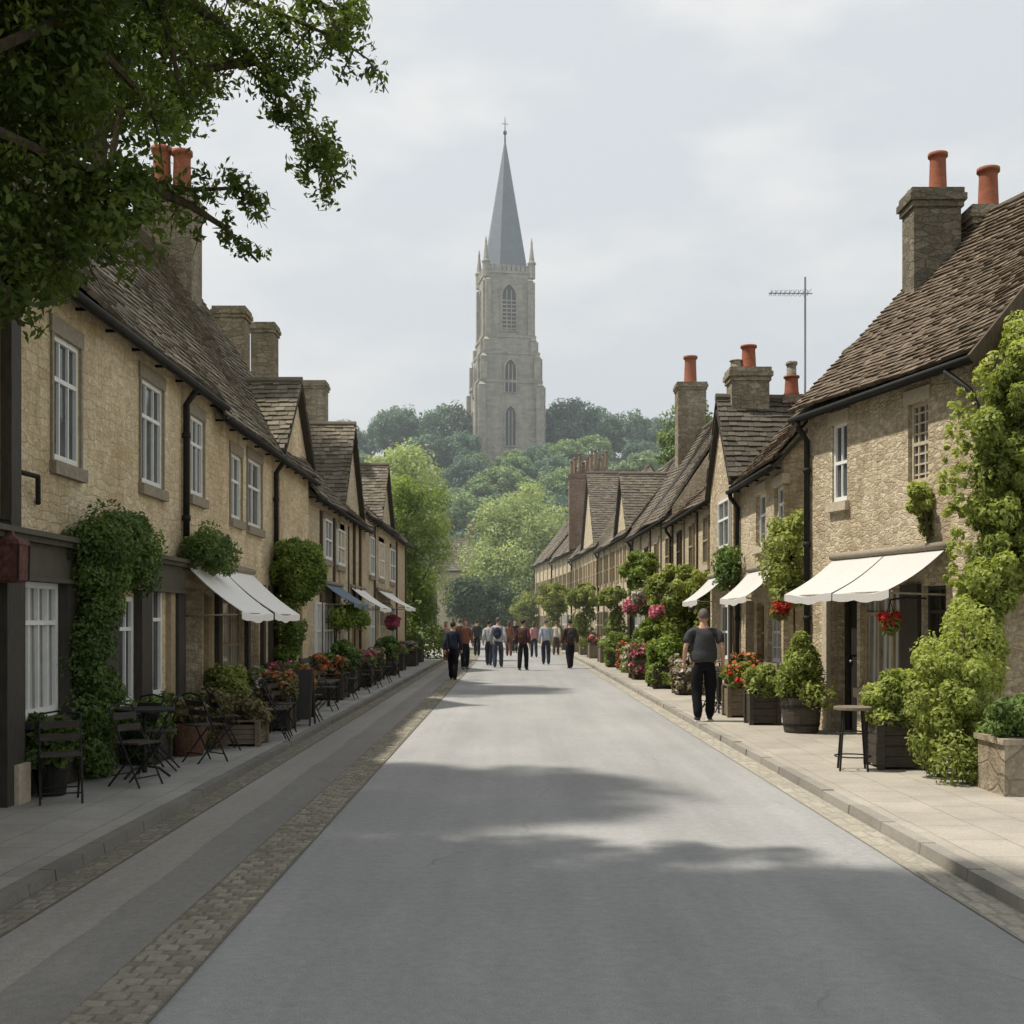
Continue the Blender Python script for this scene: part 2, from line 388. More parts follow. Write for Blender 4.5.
# ------------------------------------------------------------------ houses
class House:
    def __init__(s, name, label, A, B, side, depth, eave, ridge, wall='wall_l', tile='tile_l', cat='house', group=None, ridge_v=None):
        s.A = Vector((A[0], A[1], 0)); s.B = Vector((B[0], B[1], 0)); s.L = (s.B-s.A).length
        s.t = (s.B-s.A).normalized()
        n = Vector((s.t.y, -s.t.x, 0)); s.n = n if n.x*side > 0 else -n      # inward
        if side == 0: s.n = Vector((0, 1, 0))
        s.depth = depth; s.eave = eave; s.ridge = ridge; s.rv = ridge_v or depth/2
        s.root = empty(name, s.W(0, 0, 0), label, cat, group)
        s.wallm = wall; s.tilem = tile; s.holes = []
        s.tan = (ridge-eave)/s.rv
    def W(s, u, v, z): return s.A + s.t*u + s.n*v + Vector((0, 0, z))
    def u(s, px):
        k = (px-CX)/F
        return (k*s.A.y-s.A.x)/(s.t.x-k*s.t.y)
    def z(s, px, py):
        Y = s.W(s.u(px), 0, 0).y
        return EYE-(py-HY)*Y/F
    def rect(s, p0, p1, yt, yb):
        pc = (p0+p1)/2; a, b = sorted((s.u(p0), s.u(p1)))
        return a, b, s.z(pc, yb), s.z(pc, yt)
    def box(s, mb, u0, u1, v0, v1, z0, z1): mb.box(u0, u1, v0, v1, z0, z1, s.W)
    # windows and doors -------------------------------------------------
    def window(s, u0, u1, z0, z1, cols=2, recess=.13, frame='white', glass='glass', sill=True, lintel=True, hole=True, dress='dress', rail=.5, fw=.05, bars=0, jamb=False):
        if hole:
            s.holes.append((u0, u1, z0, z1, recess+.06)); d = recess
        else: d = -.035
        mb = MB()
        s.box(mb, u0+.004, u0+fw, d-.03, d+.03, z0+.004, z1-.004); s.box(mb, u1-fw, u1-.004, d-.03, d+.03, z0+.004, z1-.004)
        s.box(mb, u0+fw, u1-fw, d-.032, d+.032, z1-fw, z1-.004); s.box(mb, u0+fw, u1-fw, d-.034, d+.034, z0+.004, z0+fw*1.5)
        zm = z0+(z1-z0)*rail
        s.box(mb, u0+fw, u1-fw, d-.028, d+.024, zm-.022, zm+.022)
        for i in range(1, cols):
            uc = u0+(u1-u0)*i/cols; s.box(mb, uc-.013, uc+.013, d-.02, d+.016, z0+fw*1.5, z1-fw)
        for zb in ([z0+(zm-z0)*(i+1)/(bars+1) for i in range(bars)]+[zm+(z1-zm)*(i+1)/(bars+1) for i in range(bars)] if bars else []):
            s.box(mb, u0+fw, u1-fw, d-.018, d+.014, zb-.011, zb+.011)
        w = mb.build('window', frame, s.root)
        g = MB(); g.quad(s.W(u0+.02, d+.008, z0+.02), s.W(u1-.02, d+.008, z0+.02), s.W(u1-.02, d+.008, z1-.02), s.W(u0+.02, d+.008, z1-.02))
        g.build('pane', glass, w)
        if sill:
            m = MB(); s.box(m, u0-.07, u1+.07, -.07, (recess if hole else -.004), z0-.13, z0-.002); m.build('sill', dress, w)
        if lintel:
            m = MB(); s.box(m, u0-.07, u1+.07, -.03, (.1 if hole else -.004), z1+.002, z1+.17); m.build('lintel', dress, w)
        if jamb:
            for a_, b_ in ((u0-.05, u0-.002), (u1+.002, u1+.05)):
                m = MB(); s.box(m, a_, b_, -.025, .1, z0, z1); m.build('jamb', dress, w)
        return w
    def door(s, u0, u1, z1, recess=.25, mat='door', glass=False, z0=.075):
        s.holes.append((u0, u1, z0, z1, recess+.08))
        mb = MB(); s.box(mb, u0+.06, u1-.06, recess, recess+.05, z0, z1-.07)
        for a, b in ((.16, .48), (.54, .92)):
            for q in (0, 1):
                ua = u0+.06+(u1-u0-.12)*(.1+.45*q); ub = ua+(u1-u0-.12)*.35
                s.box(mb, ua, ub, recess-.015, recess, z0+(z1-z0)*a, z0+(z1-z0)*b)
        d = mb.build('door', mat, s.root)
        fr = MB(); s.box(fr, u0+.003, u0+.06, recess-.05, recess+.06, z0, z1-.003); s.box(fr, u1-.06, u1-.003, recess-.05, recess+.06, z0, z1-.003); s.box(fr, u0+.06, u1-.06, recess-.048, recess+.058, z1-.07, z1-.003)
        fr.build('door_frame', 'timber', d)
        h = MB(); p = s.W(u1-.14, recess-.03, 1.08); h.ball(p, .025, .025, .025, 8, 6); h.build('handle', 'steel', d, True)
        return d
    # shell -------------------------------------------------------------
    def walls(s):
        L, D, e = s.L, s.depth, s.eave
        mb = MB()
        us = sorted({0, L, *[h[0] for h in s.holes], *[h[1] for h in s.holes], *np.arange(0, L, 1.2)})
        zs = sorted({0, e, *[h[2] for h in s.holes], *[h[3] for h in s.holes]})
        for i in range(len(us)-1):
            for j in range(len(zs)-1):
                uc = (us[i]+us[i+1])/2; zc = (zs[j]+zs[j+1])/2
                if any(h[0] < uc < h[1] and h[2] < zc < h[3] for h in s.holes): continue
                mb.quad(s.W(us[i], 0, zs[j]), s.W(us[i+1], 0, zs[j]), s.W(us[i+1], 0, zs[j+1]), s.W(us[i], 0, zs[j+1]))
        for (a, b, c, d, r) in s.holes:
            mb.quad(s.W(a, 0, c), s.W(a, r, c), s.W(a, r, d), s.W(a, 0, d)); mb.quad(s.W(b, 0, c), s.W(b, 0, d), s.W(b, r, d), s.W(b, r, c))
            mb.quad(s.W(a, 0, d), s.W(a, r, d), s.W(b, r, d), s.W(b, 0, d)); mb.quad(s.W(a, 0, c), s.W(b, 0, c), s.W(b, r, c), s.W(a, r, c))
            mb.quad(s.W(a, r, c), s.W(b, r, c), s.W(b, r, d), s.W(a, r, d))
        for u in (0, L):
            mb.poly([s.W(u, 0, 0), s.W(u, 0, e), s.W(u, s.rv, s.ridge-.02), s.W(u, D, e), s.W(u, D, 0)])
        mb.quad(s.W(0, D, 0), s.W(L, D, 0), s.W(L, D, e), s.W(0, D, e))
        return mb.build('wall', s.wallm, s.root)
    def roof(s, ex=.16, w=.2, verge=(.1, .1), over=.22, seed=1, sag=.05, thick=.03, gutter=True, board=True):
        L = s.L; z_lo = s.eave-over*s.tan
        lo = lambda u: s.W(u, -over, z_lo+.05); hi = lambda u: s.W(u, s.rv, s.ridge+.05)
        mb = MB()
        tiles(mb, lo(-verge[0]), s.t, (hi(0)-lo(0)), L+sum(verge), ex, w, seed, sag, thick)
        # back slope
        zb = s.eave-over*(s.ridge-s.eave)/(s.depth-s.rv)
        blo = s.W(L+verge[1], s.depth+over, zb+.05); bhi = s.W(L+verge[1], s.rv, s.ridge+.05)
        tiles(mb, blo, -s.t, bhi-blo, L+sum(verge), ex*2, w*2, seed+1, sag, thick*1.3)
        mb.tube([s.W(-verge[0]+(L+sum(verge))*i/12, s.rv, s.ridge+.055-sag*.8*math.sin(math.pi*i/12)) for i in range(13)], .085, 8)
        r = mb.build('roof', s.tilem, s.root)
        un = MB()
        a0, a1 = -verge[0]+.01, L+verge[1]-.01
        for (v0, z0) in ((-over+.02, z_lo+.02), (s.depth+over-.02, zb+.02)):
            un.prism8([s.W(a0, v0, z0-.12), s.W(a1, v0, z0-.12), s.W(a1, s.rv, s.ridge-.26), s.W(a0, s.rv, s.ridge-.26),
                       s.W(a0, v0, z0-.045), s.W(a1, v0, z0-.045), s.W(a1, s.rv, s.ridge-.20), s.W(a0, s.rv, s.ridge-.20)])
        un.build('roof_deck', 'under', r)
        if gutter:
            g = MB(); zz = z_lo-.04
            g.tube([s.W(-verge[0], -over-.02, zz), s.W(L+verge[1], -over-.02, zz)], .042, 8)
            for i in range(int(L/.9)+1):
                uu = min(L, .2+i*.9); g.bar(s.W(uu, -over, zz+.02), s.W(uu, -.0, zz+.02), .03)
            g.build('gutter', 'iron', s.root, True)
        return r
    def downpipe(s, u, z0=.075, z1=None, mat='iron', v=-.06):
        z1 = z1 or s.eave-.45
        mb = MB(); mb.tube([s.W(u, -.22, s.eave-.3), s.W(u, -.2, s.eave-.4), s.W(u, v, z1-.15), s.W(u, v, z0)], .045, 8)
        for zz in np.arange(z0+.5, z1-.2, 1.1): mb.tube([s.W(u, v, zz), s.W(u, v, zz+.07)], .058, 8)
        return mb.build('downpipe', mat, s.root, True)
    def cross_gable(s, u0, u1, zap, back=3.0, ex=.16, w=.2, seed=5, front=-.03, wallm=None, drop=0.0, zfoot=None, over=.15):
        """gable on the street front with its ridge running back into the main roof"""
        um = (u0+u1)/2; e = (zfoot if zfoot is not None else s.eave)-drop
        g = MB(); g.poly([s.W(u0, front, 0.13), s.W(u1, front, 0.13), s.W(u1, front, e), s.W(um, front, zap-.02), s.W(u0, front, e)])
        for u in (u0, u1): g.quad(s.W(u, front, .13), s.W(u, front, e), s.W(u, .6, e), s.W(u, .6, .13))
        gw = g.build('gable_wall', wallm or s.wallm, s.root)
        mb = MB(); tn = (zap-e)/(um-u0); ov = .18
        # near slope: rows run inwards; origin at lower front corner
        lo = s.W(u0-ov, front-over, e-ov*tn+.05); hi = s.W(um, front-over, zap+.05); tiles(mb, lo, s.n, hi-lo, back, ex, w, seed, .02, .03)
        lo = s.W(u1+ov, front-over+back, e-ov*tn+.05); hi = s.W(um, front-over+back, zap+.05); tiles(mb, lo, -s.n, hi-lo, back, ex, w, seed+3, .02, .03)
        mb.tube([s.W(um, front-over, zap+.06), s.W(um, front-over+back, zap+.06)], .08, 8)
        r = mb.build('gable_roof', s.tilem, s.root)
        un = MB()
        for (ua) in (u0-ov+.02, u1+ov-.02):
            z0 = e-ov*tn+.02
            un.prism8([s.W(ua, front-over+.01, z0-.1), s.W(um, front-over+.01, zap-.1), s.W(um, front-over+back, zap-.1), s.W(ua, front-over+back, z0-.1),
                       s.W(ua, front-over+.01, z0), s.W(um, front-over+.01, zap), s.W(um, front-over+back, zap), s.W(ua, front-over+back, z0)])
        un.build('roof_deck', 'under', r)
        return gw
    def chimney(s, x, y, wx, wy, z0, z1, pots=(), mat='chim', label=None):
        mb = MB(); mb.box(x-wx/2, x+wx/2, y-wy/2, y+wy/2, z0, z1-.22)
        mb.box(x-wx/2-.035, x+wx/2+.035, y-wy/2-.035, y+wy/2+.035, z1-.22, z1-.13); mb.box(x-wx/2-.07, x+wx/2+.07, y-wy/2-.07, y+wy/2+.07, z1-.13, z1-.03)
        mb.box(x-wx/2-.04, x+wx/2+.04, y-wy/2-.04, y+wy/2+.04, z1-.03, z1+.06)
        c = mb.build('chimney', mat, s.root)
        if label: c['label'] = label
        for (dx, dy, r, h, *mm) in pots:
            p = MB(); p.lathe([(r*1.05, -.05), (r*1.05, .06), (r, .09), (r*.9, h*.8), (r*.92, h*.9), (r*1.12, h*.91), (r*1.12, h), (r*.8, h), (r*.8, h-.2)], (x+dx, y+dy, z1+.05), 16)
            p.build('chimney_pot', mm[0] if mm else 'terra', c, True)
        return c
    def awning(s, u0, u1, z_top, z_front, proj, panels=2, mat='canvas', gap=.03, label=None, valance=.1):
        mb = MB(); n = 10; wv = (u1-u0)/panels; nu = 8
        def pt(a, b, i, j, th=0):
            q = i/n; f = j/nu
            sg = -.045*math.sin(math.pi*q)-.030*q*math.sin(math.pi*f)+.012*q*math.sin(9*f+3*a)-.01*math.sin(math.pi*q)*math.sin(5*math.pi*f)
            return s.W(a+(b-a)*f, -.03-proj*q-.012*q*math.sin(7*f+a), z_top+(z_front-z_top)*q+sg+th)
        for p in range(panels):
            a = u0+p*wv+gap/2; b = u0+(p+1)*wv-gap/2
            for th in (0, -.012):
                for i in range(n):
                    for j in range(nu): mb.quad(pt(a, b, i, j, th), pt(a, b, i, j+1, th), pt(a, b, i+1, j+1, th), pt(a, b, i+1, j, th))
            for j in range(nu):
                A_, B_ = pt(a, b, n, j), pt(a, b, n, j+1); d0 = Vector((0, 0, -valance*(1+.12*math.sin(j*2.2)))); d1 = Vector((0, 0, -valance*(1+.12*math.sin(j*2.2+2.2))))
                mb.quad(A_, B_, B_+d1, A_+d0)
        o = mb.build('awning', mat, s.root)
        if label: o['label'] = label
        f = MB(); f.tube([s.W(u0-.03, -.05, z_top+.03), s.W(u1+.03, -.05, z_top+.03)], .05, 8); f.tube([s.W(u0, -.03-proj+.03, z_front-.02), s.W(u1, -.03-proj+.03, z_front-.02)], .018, 6)
        for uu in (u0+.04, u1-.04): f.tube([s.W(uu, -.03, z_front-.05), s.W(uu, -proj, z_front-.03)], .014, 6)
        f.build('awning_frame', 'dress', o, True)
        return o
    def posts(s, ulist, w, z0, z1, mat, proud=.05, name='post'):
        for uu in ulist:
            m = MB(); s.box(m, uu-w/2, uu+w/2, -proud, .02, z0, z1); m.build(name, mat, s.root)

def tiles(mb, o, t, sl, L, ex, w, seed, sag, thick):
    """stone tiles laid in courses: o lower corner, t along the eave, sl the full slope vector"""
    g = np.random.default_rng(seed)
    SL = sl.length; sd = np.array(sl/SL); tt = np.array(t); o = np.array(o)
    N = np.cross(tt, sd); N = N if N[2] > 0 else -N
    rows = max(2, int(round(SL/ex))); ex = SL/rows; cols = max(2, int(round(L/w)))+1
    rr, cc = np.meshgrid(np.arange(rows), np.arange(cols), indexing='ij'); rr = rr.ravel(); cc = cc.ravel()
    jit = g.uniform(-.25, .25, (rows, cols+1))*w
    base = (np.arange(cols+1)[None, :]-(np.arange(rows)[:, None] % 2)*.5)*w
    edges = np.clip(base+jit, 0, L)
    u0 = edges[rr, cc]+.004; u1 = edges[rr, cc+1]-.004
    ok = u1-u0 > .02; rr = rr[ok]; u0 = u0[ok]; u1 = u1[ok]; n = len(u0)
    wob = lambda u, r: sag*(np.sin(u*1.1+seed)*.35+np.sin(u*.43+r*.11+seed*2)*.4)-sag*.9*np.sin(np.pi*np.clip(u/L, 0, 1))*np.sin(np.pi*np.clip(r/rows, 0, 1))
    s0 = rr*ex+g.uniform(-.1, .1, n)*ex; s1 = np.minimum((rr+1.25)*ex, SL); s0 = np.maximum(s0, 0)
    h0 = thick*(1+g.uniform(-.3, .5, n)); h1 = .004
    sk = g.uniform(-.05, .05, n)*ex
    P = lambda u, s_, h: o+tt*u[:, None]+sd*s_[:, None]+N*(h+wob(u, rr))[:, None]
    V = np.stack([P(u0, s0+sk, h0), P(u1, s0-sk, h0), P(u1, s1, h1+0*h0), P(u0, s1, h1+0*h0), P(u0, s0+sk, h0*0-.02), P(u1, s0-sk, h0*0-.02)], 1).reshape(-1, 3)
    i0 = len(mb.v); mb.v += [tuple(x) for x in V]
    for k in range(n):
        b = i0+6*k
        mb.f += [(b, b+1, b+2, b+3), (b+4, b+5, b+1, b), (b+5, b+2, b+1), (b, b+3, b+4)]

def setts(name, fl, fr, y0, y1, cw, cl, z, mat, seed=1, bond=True):
    """a band of individually laid stones, each slightly domed and tilted"""
    g = random.Random(seed); mb = MB(); Y = y0; row = 0
    while Y < y1:
        a, b = fl(Y), fr(Y); n = max(1, round((b-a)/cw)); L = cl*g.uniform(.85, 1.15)*(1 if Y < 30 else 1.8); off = (.5 if row % 2 and bond else 0)
        for i in range(-1 if off else 0, n):
            x0 = a+(b-a)*max(0, i+off)/n; x1 = a+(b-a)*min(n, i+1+off)/n
            if x1-x0 < .02: continue
            j = lambda: g.uniform(-.007, .007); gp = .006; zt = z+g.uniform(.004, .012)
            bo = [(x0+gp+j(), Y+gp+j()), (x1-gp+j(), Y+gp+j()), (x1-gp+j(), Y+L-gp+j()), (x0+gp+j(), Y+L-gp+j())]
            cx_, cy_ = sum(p[0] for p in bo)/4, sum(p[1] for p in bo)/4
            tp = [(cx_+(p[0]-cx_)*.76, cy_+(p[1]-cy_)*.76, zt+g.uniform(-.003, .003)) for p in bo]
            i0 = len(mb.v); mb.v += [(p[0], p[1], z-.004) for p in bo]+tp
            mb.f += [(i0+4, i0+5, i0+6, i0+7)]+[(i0+k, i0+(k+1) % 4, i0+4+(k+1) % 4, i0+4+k) for k in range(4)]
        Y += L; row += 1
    return tag(mb.build(name, mat), kind='structure')
# ------------------------------------------------------------------ camera, light, sky
cam = bpy.data.cameras.new('camera'); co = bpy.data.objects.new('camera', cam); COL.objects.link(co)
co.location = (0, 0, EYE); co.rotation_euler = (R(90), 0, 0)
cam.sensor_width = 36; cam.lens = 36*F/1024; cam.shift_y = (HY-512)/1024; cam.clip_end = 5000; cam.clip_start = .1
S.camera = co
EL, AZ = R(62), R(5)
sd = Vector((-math.cos(EL)*math.cos(AZ), math.cos(EL)*math.sin(AZ), math.sin(EL)))     # towards the sun
sl = bpy.data.lights.new('sun', 'SUN'); so = bpy.data.objects.new('sun', sl); COL.objects.link(so)
sl.energy = 5.3; sl.angle = R(1.6); sl.color = (1, .93, .82)
so.rotation_euler = sd.to_track_quat('Z', 'Y').to_euler(); so.location = (-20, 5, 30)
wd = bpy.data.worlds.new('World'); S.world = wd; wd.use_nodes = True
nt = wd.node_tree; nt.nodes.clear()
wo = nt.nodes.new('ShaderNodeOutputWorld'); bg = nt.nodes.new('ShaderNodeBackground'); bg.inputs[1].default_value = .1
sky = nt.nodes.new('ShaderNodeTexSky'); sky.sky_type = 'NISHITA'; sky.sun_disc = False
sky.sun_elevation = EL; sky.sun_rotation = math.atan2(sd.x, sd.y) % (2*math.pi); sky.air_density = 1.0; sky.dust_density = 3.0; sky.ozone_density = 1.0
tc = nt.nodes.new('ShaderNodeTexCoord'); mp = nt.nodes.new('ShaderNodeMapping'); mp.inputs['Scale'].default_value = (1, 1, 2.4); mp.inputs['Location'].default_value = (.35, 0, .2)
nt.links.new(tc.outputs['Generated'], mp.inputs[0])
nz = nt.nodes.new('ShaderNodeTexNoise'); nz.inputs['Scale'].default_value = 5.2; nz.inputs['Detail'].default_value = 7; nz.inputs['Roughness'].default_value = .5
nt.links.new(mp.outputs[0], nz.inputs['Vector'])
rp = nt.nodes.new('ShaderNodeValToRGB'); rp.color_ramp.elements[0].position = .46; rp.color_ramp.elements[0].color = (0, 0, 0, 1); rp.color_ramp.elements[1].position = .66; rp.color_ramp.elements[1].color = (1, 1, 1, 1)
nt.links.new(nz.outputs['Fac'], rp.inputs[0])
hz = nt.nodes.new('ShaderNodeMix'); hz.data_type = 'RGBA'; hz.inputs[0].default_value = .86
nt.links.new(sky.outputs[0], hz.inputs[6]); hz.inputs[7].default_value = (7.72, 8.06, 8.32, 1)       # thin high haze over the blue
cl = nt.nodes.new('ShaderNodeMix'); cl.data_type = 'RGBA'
nt.links.new(rp.outputs[0], cl.inputs[0]); nt.links.new(hz.outputs[2], cl.inputs[6]); cl.inputs[7].default_value = (8.75, 8.75, 8.7, 1)
nt.links.new(cl.outputs[2], bg.inputs[0]); nt.links.new(bg.outputs[0], wo.inputs[0])
S.view_settings.view_transform = 'Standard'; S.view_settings.look = 'None'; S.view_settings.exposure = 0; S.view_settings.gamma = 1
S.render.engine = 'CYCLES'; S.cycles.use_denoising = True; S.cycles.max_bounces = 6; S.cycles.transparent_max_bounces = 4
try: S.cycles.denoiser = 'OPENIMAGEDENOISE'
except Exception: pass

# ------------------------------------------------------------------ ground, road, pavements
def interp(Y, pts):
    if Y <= pts[0][0]: return pts[0][1]
    for (a, b), (c, d) in zip(pts, pts[1:]):
        if Y <= c: return b+(d-b)*(Y-a)/(c-a)
    return pts[-1][1]
KR = lambda Y: interp(Y, [(-20, 2.88), (48, 2.88), (60, 2.7), (72, 2.2), (84, 1.4), (96, .2), (110, -2.0)])
KL = lambda Y: interp(Y, [(-20, -2.88), (50, -2.88), (60, -3.05), (72, -3.6), (84, -4.6), (96, -6.0), (110, -8.5)])
sst = lambda t: (lambda q: q*q*(3-2*q))(min(1, max(0, t)))
def hgt(x, y):
    h = 26.3*sst((y-112)/70)+9*sst((y-170)/260)
    h *= 1-.35*sst((abs(x)-90)/260)
    if y > 110: h += .5*math.sin(x*.11+1)*math.sin(y*.09)*sst((y-112)/30)
    return h-.06
def grid(name, xs, ys, fn, mat, kind='structure', smooth=True):
    mb = MB(); nx = len(xs)
    mb.v = [(x, y, fn(x, y)) for y in ys for x in xs]
    mb.f = [(j*nx+i, j*nx+i+1, (j+1)*nx+i+1, (j+1)*nx+i) for j in range(len(ys)-1) for i in range(nx-1)]
    return tag(mb.build(name, mat, None, smooth), kind=kind)
xs = sorted({*np.linspace(-900, -100, 9), *np.linspace(-100, 100, 51), *np.linspace(100, 900, 9)})
ys = sorted({*np.linspace(-60, 100, 9), *np.linspace(100, 260, 61), *np.linspace(260, 2500, 15)})
grid('ground', xs, ys, hgt, 'hill')
def strip(name, fl, fr, z, mat, y0=-14, y1=108, step=1.5, kind='structure'):
    mb = MB(); n = int((y1-y0)/step)
    for i in range(n+1):
        Y = y0+(y1-y0)*i/n; zz = z(Y) if callable(z) else z
        mb.v += [(fl(Y), Y, zz), (fr(Y), Y, zz)]
    mb.f = [(2*i, 2*i+1, 2*i+3, 2*i+2) for i in range(n)]
    return tag(mb.build(name, mat), kind=kind)
strip('road', lambda Y: KL(Y)-.02, lambda Y: KR(Y)+.02, 0, 'asphalt')
strip('parking_lane', lambda Y: KL(Y)+.20, lambda Y: KL(Y)+1.08, .004, 'lane')
wv = lambda Y, a, s: a*(math.sin(Y*1.7+s)+.6*math.sin(Y*3.9+2*s)+.5*math.sin(Y*9.1+s))
strip('lane_patch', lambda Y: KL(Y)+.62+wv(Y, .012, 1), lambda Y: KL(Y)+1.045, .008, 'lane_dark', step=.4)
strip('cobble_bed', lambda Y: KL(Y)+1.03, lambda Y: KL(Y)+1.39, .012, 'joint', step=.5)
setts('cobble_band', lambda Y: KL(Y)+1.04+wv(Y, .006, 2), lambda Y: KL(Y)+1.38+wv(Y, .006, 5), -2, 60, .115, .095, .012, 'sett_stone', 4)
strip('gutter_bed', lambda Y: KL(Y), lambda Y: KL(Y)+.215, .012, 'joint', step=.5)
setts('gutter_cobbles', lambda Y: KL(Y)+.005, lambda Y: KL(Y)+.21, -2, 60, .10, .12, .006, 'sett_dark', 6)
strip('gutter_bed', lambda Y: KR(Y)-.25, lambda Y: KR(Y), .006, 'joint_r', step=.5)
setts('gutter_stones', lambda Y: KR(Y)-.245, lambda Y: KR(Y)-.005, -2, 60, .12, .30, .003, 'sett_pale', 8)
def kerb(name, fk, sgn, lab):
    mb = MB(); g = random.Random(3); Y = -14
    while Y < 106:
        L = .9; j = g.uniform(-.008, .008); z = .082+g.uniform(-.004, .004); y1 = Y+L-.012
        a0, a1 = fk(Y)+j, fk(y1)+j; w = .12*sgn
        q = [(a0, Y, -.01), (a0+w, Y, -.01), (a1+w, y1, -.01), (a1, y1, -.01), (a0+.012*sgn, Y, z), (a0+w, Y, z), (a1+w, y1, z), (a1+.012*sgn, y1, z)]
        if sgn < 0: q = [q[1], q[0], q[3], q[2], q[5], q[4], q[7], q[6]]
        mb.prism8(q); Y += L
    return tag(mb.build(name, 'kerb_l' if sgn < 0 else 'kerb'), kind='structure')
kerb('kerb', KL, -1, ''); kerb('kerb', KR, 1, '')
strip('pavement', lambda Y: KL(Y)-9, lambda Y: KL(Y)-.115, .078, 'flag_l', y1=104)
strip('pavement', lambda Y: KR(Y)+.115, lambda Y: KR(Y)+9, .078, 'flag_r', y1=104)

# ------------------------------------------------------------------ houses, left row
XL = -4.4
h = House('stone_house', 'nearest honey stone house on the shaded side, with dark timber shopfront', (XL, 6.5), (XL, 17.6), -1, 5.2, 5.15, 9.0, 'wall_l', 'tile_l')
for (a, b, t, bt) in ((52, 79, 341, 465), (140, 162, 384, 487), (189, 203, 418, 497)):
    u0, u1, z0, z1 = h.rect(a, b, t, bt); h.window(u0, u1, z0, z1, cols=3, rail=.66, jamb=True, recess=.04)
for (a, b, t, bt, c) in ((20, 58, 582, 718, 4), (112, 133, 596, 706, 3), (145, 162, 586, 698, 2)):
    u0, u1, z0, z1 = h.rect(a, b, t, bt); h.window(u0, u1, z0, z1, cols=c, rail=.70, recess=.03, sill=(a > 100), lintel=False, glass='glass_d' if a > 30 else 'glass_c', fw=.06)
h.door(h.u(181), h.u(202), 2.12, .35)
sf = MB(); U = h.u
h.box(sf, .05, U(178), -.10, .03, 2.06, 2.36)                         # fascia
h.box(sf, .0, U(179), -.17, .03, 2.362, 2.41); h.box(sf, .0, U(179), -.22, .03, 2.412, 2.46)
h.box(sf, .05, U(178), -.13, .03, 2.02, 2.058)
sfo = sf.build('shop_fascia', 'fascia', h.root)
for a, b, p in ((-40, -8, .05), (-8, 10, .13), (10, 20, .05), (58, 68, .10), (72.5, 94, .05), (94, 111.5, .09), (133.5, 144.5, .10), (172.5, 180, .08)):
    pl = MB(); h.box(pl, U(a)+.002, U(b)-.002, -p, .02, .07, 2.019); pl.build('shopfront_panel', 'timber', h.root)
pl = MB()
h.box(pl, U(20), U(58), -.05, .02, .07, h.z(39, 718)-.003); h.box(pl, U(20)-.02, U(58)+.02, -.12, .0, h.z(39, 718)-.07, h.z(39, 718)-.0035)
pl.build('stall_riser', 'timber', h.root)
h.posts([(U(68.2)+U(72.3))/2, (U(163.5)+U(172))/2, (U(203)+U(208))/2], .20, .07, 2.018, 'post_tan', .07)
cp = MB(); h.box(cp, U(0), U(10), -.10, .0, 2.47, 4.6); cp.build('corner_post', 'timber', h.root)
pb = MB(); h.box(pb, U(-1), U(11.5), -.17, -.131, .07, .42); pb.build('post_base', 'dress_pale', h.root)
h.downpipe(U(181.5)+.02, 2.5)
br = MB(); br.tube([h.W(U(6), -.02, 2.98), h.W(U(20), -.16, 2.95), h.W(U(36), -.02, 2.75)], .025, 6); br.build('iron_bracket', 'iron', h.root)
h.walls(); h.roof(.14, .2, (.3, .0), seed=3, sag=.07)

h = House('stone_house', 'second shaded stone house with three red-potted flues behind leaves and a wide white awning', (XL, 17.6), (XL, 25.8), -1, 5.2, 5.0, 9.0, 'wall_l', 'tile_l')
h.root['label'] = 'second shaded house, with gabled bay, white awning and tall chimney with two red pots'
for (a, b, t, bt) in ((230, 241, 455, 520), (247, 261, 461, 528)):
    u0, u1, z0, z1 = h.rect(a, b, t, bt); h.window(u0, u1, z0, z1, cols=2, rail=.6, jamb=True, recess=.05)
u0, u1, z0, z1 = h.rect(219, 244, 600, 690); h.window(u0, u1, z0, z1, 3, .1, 'post_tan', 'glass_c', True, False, bars=1)
h.door(h.u(247), h.u(259), 2.1, .25)
h.posts([h.u(216), h.u(245.5), h.u(261), h.u(269)], .18, .07, 2.3, 'timber', .07)
h.downpipe(h.u(273), .075)
h.awning(h.u(180), h.u(250), 2.46, 1.78, .80, 2, 'canvas_l', label='white canvas awning in two panels')
h.walls(); h.roof(.14, .2, (.0, .12), seed=11, sag=.07)
h.cross_gable(5.0, 8.15, 6.45, 2.2, seed=9, zfoot=5.0)
for pxp in (281, 290, 298): h.posts([h.u(pxp)], .16, .07, 2.3, 'post_tan' if pxp != 281 else 'timber', .09)
w = h.window(h.u(284), h.u(289), .9, 2.1, 2, frame='timber', glass='glass_d', hole=False, sill=False, lintel=False)
h.chimney(-6.93, 24.3, 1.1, .8, 7.6, 10.15, ((-.16, 0, .19, 1.05), (.25, 0, .19, .98)))

h = House('stone_house', 'third shaded house, with dark posts, front gable and two plain square chimneys', (XL, 25.8), (XL, 36), -1, 5.2, 4.65, 7.9, 'wall_far', 'tile_l')
for pxx in (320, 333, 347): h.posts([h.u(pxx)], .12, .07, 4.2, 'timber_b', .06)
for (a, b, t, bt) in ((323, 330, 520, 560), (336, 343, 530, 566)):
    h.window(*h.rect(a, b, t, bt), cols=2, hole=False)
for (a, b) in ((314, 319), (322, 331), (336, 345), (351, 358)):
    h.window(h.u(a), h.u(b), .8, 2.1, 3, hole=False, frame='post_tan' if a % 2 else 'white', glass='glass_d', lintel=False)
h.walls(); h.roof(.16, .22, (.0, .12), seed=21, sag=.08)
h.cross_gable(4.7, 8.7, 6.95, 2.6, seed=19, zfoot=4.65)
h.posts([h.u(352), h.u(358)], .14, .07, 4.5, 'timber_b', .10)
